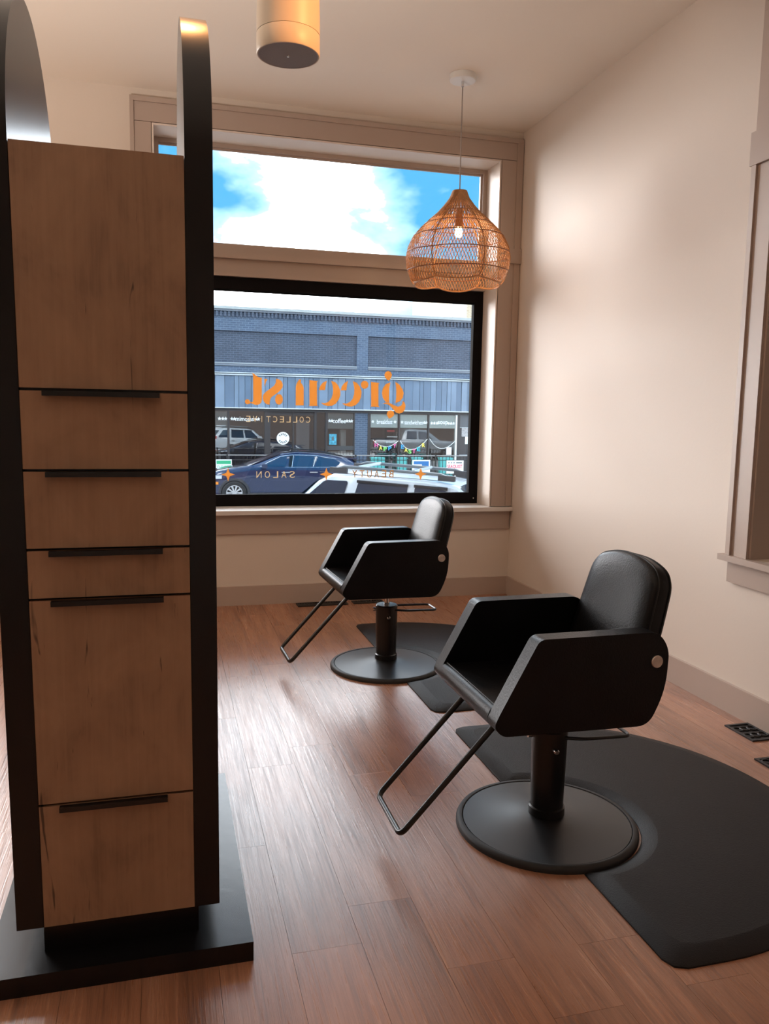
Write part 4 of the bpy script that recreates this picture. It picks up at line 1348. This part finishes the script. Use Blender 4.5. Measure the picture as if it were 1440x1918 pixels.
def car(name, label, loc, rz, paint, low, green, wins, wheels, extra, wheel_r=0.36, pitch=0, group='cars in the street'):
    t = thing(name, label, 'car', loc, rz, group)
    t.rotation_euler = (0, pitch, rz)
    def loft(rows, closed_ends=True):
        bm = bmesh.new()
        rings = []
        for row in rows:
            half = row
            ring = [bm.verts.new(p) for p in half] + [bm.verts.new((p[0], -p[1], p[2])) for p in reversed(half) if abs(p[1]) > 1e-6]
            rings.append(ring)
        for A, B in zip(rings, rings[1:]):
            n = len(A)
            for i in range(n):
                bm.faces.new([A[i], A[(i + 1) % n], B[(i + 1) % n], B[i]])
        bm.faces.new(rings[0])
        bm.faces.new(rings[-1])
        return bm
    rows = []
    for s, zb, zt, w_ in low:
        hgt = zt - zb
        rows.append([(s, 0, zb), (s, w_ * 0.90, zb), (s, w_ * 0.985, zb + 0.10 * hgt), (s, w_ * 0.97, zb + 0.33 * hgt), (s, w_, zb + 0.60 * hgt), (s, w_ * 0.985, zb + 0.84 * hgt), (s, w_ * 0.95, zt - 0.03), (s, w_ * 0.86, zt), (s, 0, zt + 0.015)])
    body = finish(loft(rows), 'body', paint, t, smooth=True, angle=28)
    rows = []
    for s, zb, zr, wb_, wr_ in green:
        k = zr - zb
        rows.append([(s, 0, zb - 0.03), (s, wb_, zb - 0.03), (s, wb_ + (wr_ - wb_) * 0.5, zb + k * 0.46), (s, wr_, zr - min(0.06, k * 0.3)), (s, wr_ - 0.05, zr - 0.015), (s, wr_ - 0.16, zr), (s, 0, zr + 0.02)])
    finish(loft(rows), 'cabin', paint, t, smooth=True, angle=28)
    mid = max(green, key=lambda g: g[2])
    zb, zr, wb_, wr_ = mid[1], mid[2], mid[3], mid[4]
    def side_y(z):
        f = (z - zb + 0.03) / (zr - 0.06 - zb + 0.03)
        return wb_ + (wr_ - wb_) * f
    for side in (-1, 1):
        for nm, poly, mm, off in wins:
            bm = bmesh.new()
            pts = fillet2(poly, 0.05, 4)
            va = [bm.verts.new((a, side * (side_y(b) + off - 0.006), b)) for a, b in pts]
            vb = [bm.verts.new((a, side * (side_y(b) + off), b)) for a, b in pts]
            n = len(pts)
            for i in range(n):
                bm.faces.new([va[i], va[(i + 1) % n], vb[(i + 1) % n], vb[i]])
            bm.faces.new(va)
            bm.faces.new(vb)
            finish(bm, nm, mm, t)
        for s in wheels:
            wheel(t, s, side, low[len(low) // 2][3], wheel_r)
            bm = bmesh.new()
            wy = low[len(low) // 2][3]
            arc = [(s + 0.46 * math.cos(a), wheel_r + 0.46 * math.sin(a)) for a in [PI * k / 16 for k in range(17)]] + [(s + 0.39 * math.cos(a), wheel_r + 0.39 * math.sin(a)) for a in [PI * (16 - k) / 16 for k in range(17)]]
            prism(bm, arc, 'y', side * (wy - 0.02), side * (wy + 0.012))
            finish(bm, 'wheel_arch', DARKPL, t)
            bm = bmesh.new()
            prism(bm, [(s + 0.395 * math.cos(2 * PI * k / 24), wheel_r + 0.395 * math.sin(2 * PI * k / 24)) for k in range(24)], 'y', side * (wy - 0.03), side * (wy + 0.004))
            finish(bm, 'wheel_well', mat('wheel_well', (0.006, 0.006, 0.006), 0.9), t)
    extra(t, side_y)
    return t
CHROMET = mat('car_chrome_trim', (0.78, 0.79, 0.80), 0.18, 1.0)

# dark blue crossover parked across the street, nose to the left
BLUE = mat('dark_blue_paint', (0.005, 0.014, 0.055), 0.18, spec=0.6, coat=1.0)
low = [(-0.20, 0.34, 0.72, 0.66), (-0.10, 0.28, 0.88, 0.80), (0.12, 0.24, 1.00, 0.89), (0.45, 0.22, 1.075, 0.92), (1.05, 0.20, 1.17, 0.925), (1.6, 0.20, 1.18, 0.925), (2.6, 0.20, 1.16, 0.925), (3.6, 0.21, 1.17, 0.925), (4.15, 0.26, 1.14, 0.90), (4.45, 0.34, 1.06, 0.84), (4.55, 0.45, 0.95, 0.78)]
green = [(1.00, 1.16, 1.18, 0.80, 0.74), (1.55, 1.16, 1.38, 0.83, 0.70), (2.05, 1.16, 1.565, 0.84, 0.64), (2.55, 1.16, 1.62, 0.84, 0.63), (3.30, 1.16, 1.575, 0.84, 0.62), (3.90, 1.16, 1.47, 0.83, 0.60), (4.20, 1.15, 1.40, 0.80, 0.58), (4.42, 1.10, 1.14, 0.76, 0.62)]
BG = mat('blue_car_glass', (0.008, 0.020, 0.055), 0.03, spec=1.0, coat=0.5)
wins = [('front_door_window', [(1.36, 1.165), (1.62, 1.30), (1.97, 1.465), (2.16, 1.505), (2.10, 1.165)], BG, 0.012),
        ('rear_door_window', [(2.32, 1.165), (2.40, 1.515), (3.02, 1.50), (2.88, 1.165)], BG, 0.012),
        ('quarter_window', [(2.98, 1.165), (3.10, 1.49), (3.62, 1.395), (3.80, 1.30), (3.62, 1.165)], BG, 0.012),
        ('pillar_trim', [(2.18, 1.165), (2.24, 1.51), (2.35, 1.512), (2.28, 1.165)], mat('gloss_black', (0.008, 0.008, 0.01), 0.1), 0.011)]
def blue_extra(t, sy):
    for s in (-1, 1):
        yv = sy(1.165) + 0.014
        tb('window_trim', CHROMET, [(1.30, s * yv, 1.150), (3.66, s * yv, 1.150)], 0.007, t, 5)
        tb('window_trim', CHROMET, [(1.34, s * (sy(1.17) + 0.014), 1.17), (1.60, s * (sy(1.31) + 0.014), 1.315), (1.96, s * (sy(1.48) + 0.014), 1.485), (2.30, s * (sy(1.52) + 0.014), 1.53), (3.05, s * (sy(1.51) + 0.014), 1.515), (3.66, s * (sy(1.40) + 0.014), 1.405)], 0.007, t, 5)
        tb('pillar_strip', CHROMET, [(2.285, s * (sy(1.17) + 0.016), 1.17), (2.355, s * (sy(1.51) + 0.016), 1.51)], 0.007, t, 5)
        tb('pillar_strip', CHROMET, [(2.93, s * (sy(1.17) + 0.016), 1.17), (3.05, s * (sy(1.49) + 0.016), 1.49)], 0.007, t, 5)
        mr_ = bx('mirror', BLUE, (1.36, 1.52, s * 0.98 - 0.07, s * 0.98 + 0.07, 1.13, 1.26), t, 0.03, 3)
        for a in (2.08, 2.93):
            bx('door_handle', CHROMET, (a - 0.12, a + 0.12, s * 0.93 - 0.012, s * 0.93 + 0.018, 0.985, 1.01), t, 0.005)
        bx('sill_cladding', DARKPL, (0.95, 3.0, s * 0.915 - 0.03, s * 0.915 + 0.012, 0.20, 0.36), t, 0.01)
        tb('roof_rail', mat('gloss_black', (0.008, 0.008, 0.01), 0.1), [(2.05, s * 0.60, 1.60), (2.4, s * 0.60, 1.655), (3.2, s * 0.60, 1.63), (3.9, s * 0.58, 1.50)], 0.018, t, 6)
        bx('headlight', LAMPC, (-0.06, 0.20, s * 0.80 - 0.09, s * 0.80 + 0.075, 0.80, 0.90), t, 0.02)
        bx('side_marker', mat('amber', (0.8, 0.25, 0.03), 0.3), (-0.02, 0.10, s * 0.875 - 0.02, s * 0.875 + 0.012, 0.62, 0.70), t, 0.01)
        bx('tail_light', LAMPR, (4.12, 4.40, s * 0.80 - 0.06, s * 0.80 + 0.06, 1.02, 1.20), t, 0.02)
    bx('roof_spoiler', BLUE, (4.05, 4.38, -0.56, 0.56, 1.395, 1.435), t, 0.012)
    bm = bmesh.new()
    v = [bm.verts.new(p) for p in ((1.10, -0.70, 1.215), (1.10, 0.70, 1.215), (1.98, 0.56, 1.56), (1.98, -0.56, 1.56))]
    bm.faces.new(v)
    bmesh.ops.solidify(bm, geom=bm.faces[:], thickness=0.006)
    finish(bm, 'windscreen', BG, t)
    bm = bmesh.new()
    v = [bm.verts.new(p) for p in ((4.24, -0.54, 1.385), (4.24, 0.54, 1.385), (4.44, 0.62, 1.15), (4.44, -0.62, 1.15))]
    bm.faces.new(v)
    bmesh.ops.solidify(bm, geom=bm.faces[:], thickness=0.006)
    finish(bm, 'rear_window', BG, t)
car('crossover_car', 'dark blue crossover car parked in front of the cafe', (1.45, 25.10, ZS), 0, BLUE, low, green, wins, (0.56, 3.32), blue_extra).scale = (1, 1, 0.95)

# white full-size wagon parked at an angle on the near side, tail far left
WHITEC = mat('white_car_paint', (0.50, 0.54, 0.57), 0.25, spec=0.5, coat=0.8)
lowW = [(0.0, 0.45, 0.95, 0.80), (0.15, 0.38, 1.08, 0.93), (0.7, 0.33, 1.16, 1.00), (1.45, 0.30, 1.20, 1.01), (2.6, 0.30, 1.22, 1.01), (4.0, 0.30, 1.22, 1.01), (4.85, 0.34, 1.20, 0.98), (5.12, 0.42, 1.14, 0.93)]
greenW = [(1.45, 1.20, 1.22, 0.90, 0.84), (1.85, 1.20, 1.52, 0.92, 0.80), (2.25, 1.20, 1.80, 0.93, 0.76), (2.75, 1.20, 1.86, 0.93, 0.75), (3.8, 1.20, 1.87, 0.93, 0.75), (4.35, 1.20, 1.85, 0.93, 0.74), (4.62, 1.19, 1.70, 0.92, 0.73), (5.08, 1.13, 1.22, 0.88, 0.76)]
WG = mat('white_car_glass', (0.010, 0.022, 0.045), 0.03, spec=1.0)
winsW = [('front_door_window', [(1.90, 1.26), (2.40, 1.70), (2.92, 1.735), (2.92, 1.26)], WG, 0.012),
         ('rear_door_window', [(3.04, 1.26), (3.04, 1.735), (3.88, 1.735), (3.96, 1.26)], WG, 0.012),
         ('quarter_window', [(4.14, 1.26), (4.06, 1.735), (4.46, 1.72), (4.90, 1.26)], WG, 0.012)]
def white_extra(t, sy):
    for s in (-1, 1):
        for nm, a, b in (('window_visor', 3.03, 3.90), ('window_visor', 2.38, 2.93)):
            tb(nm, mat('smoked_visor', (0.012, 0.013, 0.016), 0.15), [(a, s * (sy(1.735) + 0.02), 1.735), (b, s * (sy(1.735) + 0.02), 1.74)], 0.028, t, 6)
        tb('roof_rail', mat('grey_rail', (0.10, 0.115, 0.125), 0.35), [(2.35, s * 0.62, 1.885), (2.55, s * 0.62, 1.955), (4.20, s * 0.62, 1.965), (4.42, s * 0.62, 1.875)], 0.030, t, 8)
        for a, b in ((2.30, 2.58), (4.14, 4.44)):
            bx('rail_foot', DARKPL, (a, b, s * 0.62 - 0.035, s * 0.62 + 0.035, 1.855, 1.945), t, 0.03, 2)
        tb('gutter', DARKPL, [(2.3, s * 0.715, 1.862), (4.6, s * 0.705, 1.852)], 0.006, t, 5)
        bx('mirror', WHITEC, (1.92, 2.08, s * 1.10 - 0.11, s * 1.10 + 0.11, 1.22, 1.42), t, 0.04, 3)
        bx('tail_light', LAMPR, (4.98, 5.13, s * 0.80 - 0.07, s * 0.80 + 0.07, 0.90, 1.30), t, 0.03)
        bx('headlight', LAMPC, (0.02, 0.20, s * 0.76 - 0.13, s * 0.76 + 0.13, 0.82, 1.02), t, 0.03)
        for a in (2.86, 3.88):
            bx('door_handle', DARKPL, (a - 0.1, a + 0.1, s * 1.01 - 0.01, s * 1.01 + 0.02, 1.04, 1.07), t, 0.005)
    for a in (3.00, 3.95):
        tb('cross_bar', WHITEC, [(a, -0.62, 1.972), (a, 0.62, 1.972)], 0.030, t, 8)
    bm = bmesh.new()
    v = [bm.verts.new(p) for p in ((1.53, -0.80, 1.28), (1.53, 0.80, 1.28), (2.20, 0.68, 1.79), (2.20, -0.68, 1.79))]
    bm.faces.new(v)
    bmesh.ops.solidify(bm, geom=bm.faces[:], thickness=0.006)
    finish(bm, 'windscreen', WG, t)
    bm = bmesh.new()
    v = [bm.verts.new(p) for p in ((4.67, -0.66, 1.68), (4.67, 0.66, 1.68), (5.08, 0.76, 1.26), (5.08, -0.76, 1.26))]
    bm.faces.new(v)
    bmesh.ops.solidify(bm, geom=bm.faces[:], thickness=0.006)
    finish(bm, 'rear_window', WG, t)
WA = R(32)
tail = Vector((2.06, 13.7, 0))
nose = tail + Vector((math.cos(WA), -math.sin(WA), 0)) * 5.12
car('wagon_car', 'white roof-racked wagon car parked closest to the window', (nose.x, nose.y, ZS), PI - WA, WHITEC, lowW, greenW, winsW, (0.95, 4.0), white_extra, 0.39, pitch=R(-2.2)).scale = (0.95, 0.95, 0.89)

# silver pickup on the near kerb, seen as a reflection in the cafe windows
SILV = mat('silver_paint', (0.42, 0.43, 0.44), 0.25, 0.6, coat=0.6)
lowP = [(0.0, 0.5, 1.0, 0.85), (0.2, 0.42, 1.15, 0.98), (1.5, 0.38, 1.22, 1.0), (3.4, 0.38, 1.24, 1.0), (5.3, 0.42, 1.24, 0.98), (5.45, 0.5, 1.18, 0.93)]
greenP = [(1.4, 1.22, 1.24, 0.88, 0.82), (2.15, 1.22, 1.82, 0.92, 0.76), (3.2, 1.22, 1.87, 0.92, 0.75), (3.55, 1.22, 1.80, 0.92, 0.75), (3.75, 1.22, 1.26, 0.9, 0.8)]
winsP = [('front_door_window', [(1.85, 1.28), (2.30, 1.70), (2.72, 1.74), (2.72, 1.28)], WG, 0.012), ('rear_door_window', [(2.82, 1.28), (2.82, 1.74), (3.40, 1.74), (3.48, 1.28)], WG, 0.012)]
def pick_extra(t, sy):
    for s in (-1, 1):
        bx('tail_light', LAMPR, (5.38, 5.47, s * 0.86 - 0.06, s * 0.86 + 0.06, 0.85, 1.2), t, 0.02)
        bx('headlight', LAMPC, (0.0, 0.16, s * 0.76 - 0.13, s * 0.76 + 0.13, 0.86, 1.04), t, 0.03)
    bx('bed_cover', DARKPL, (3.80, 5.35, -0.80, 0.80, 1.256, 1.275), t, 0.005)
car('pickup_truck', 'silver pickup truck reflected in the cafe windows', (17.3, 13.3, ZS), PI, SILV, lowP, greenP, winsP, (0.95, 4.3), pick_extra, 0.40)
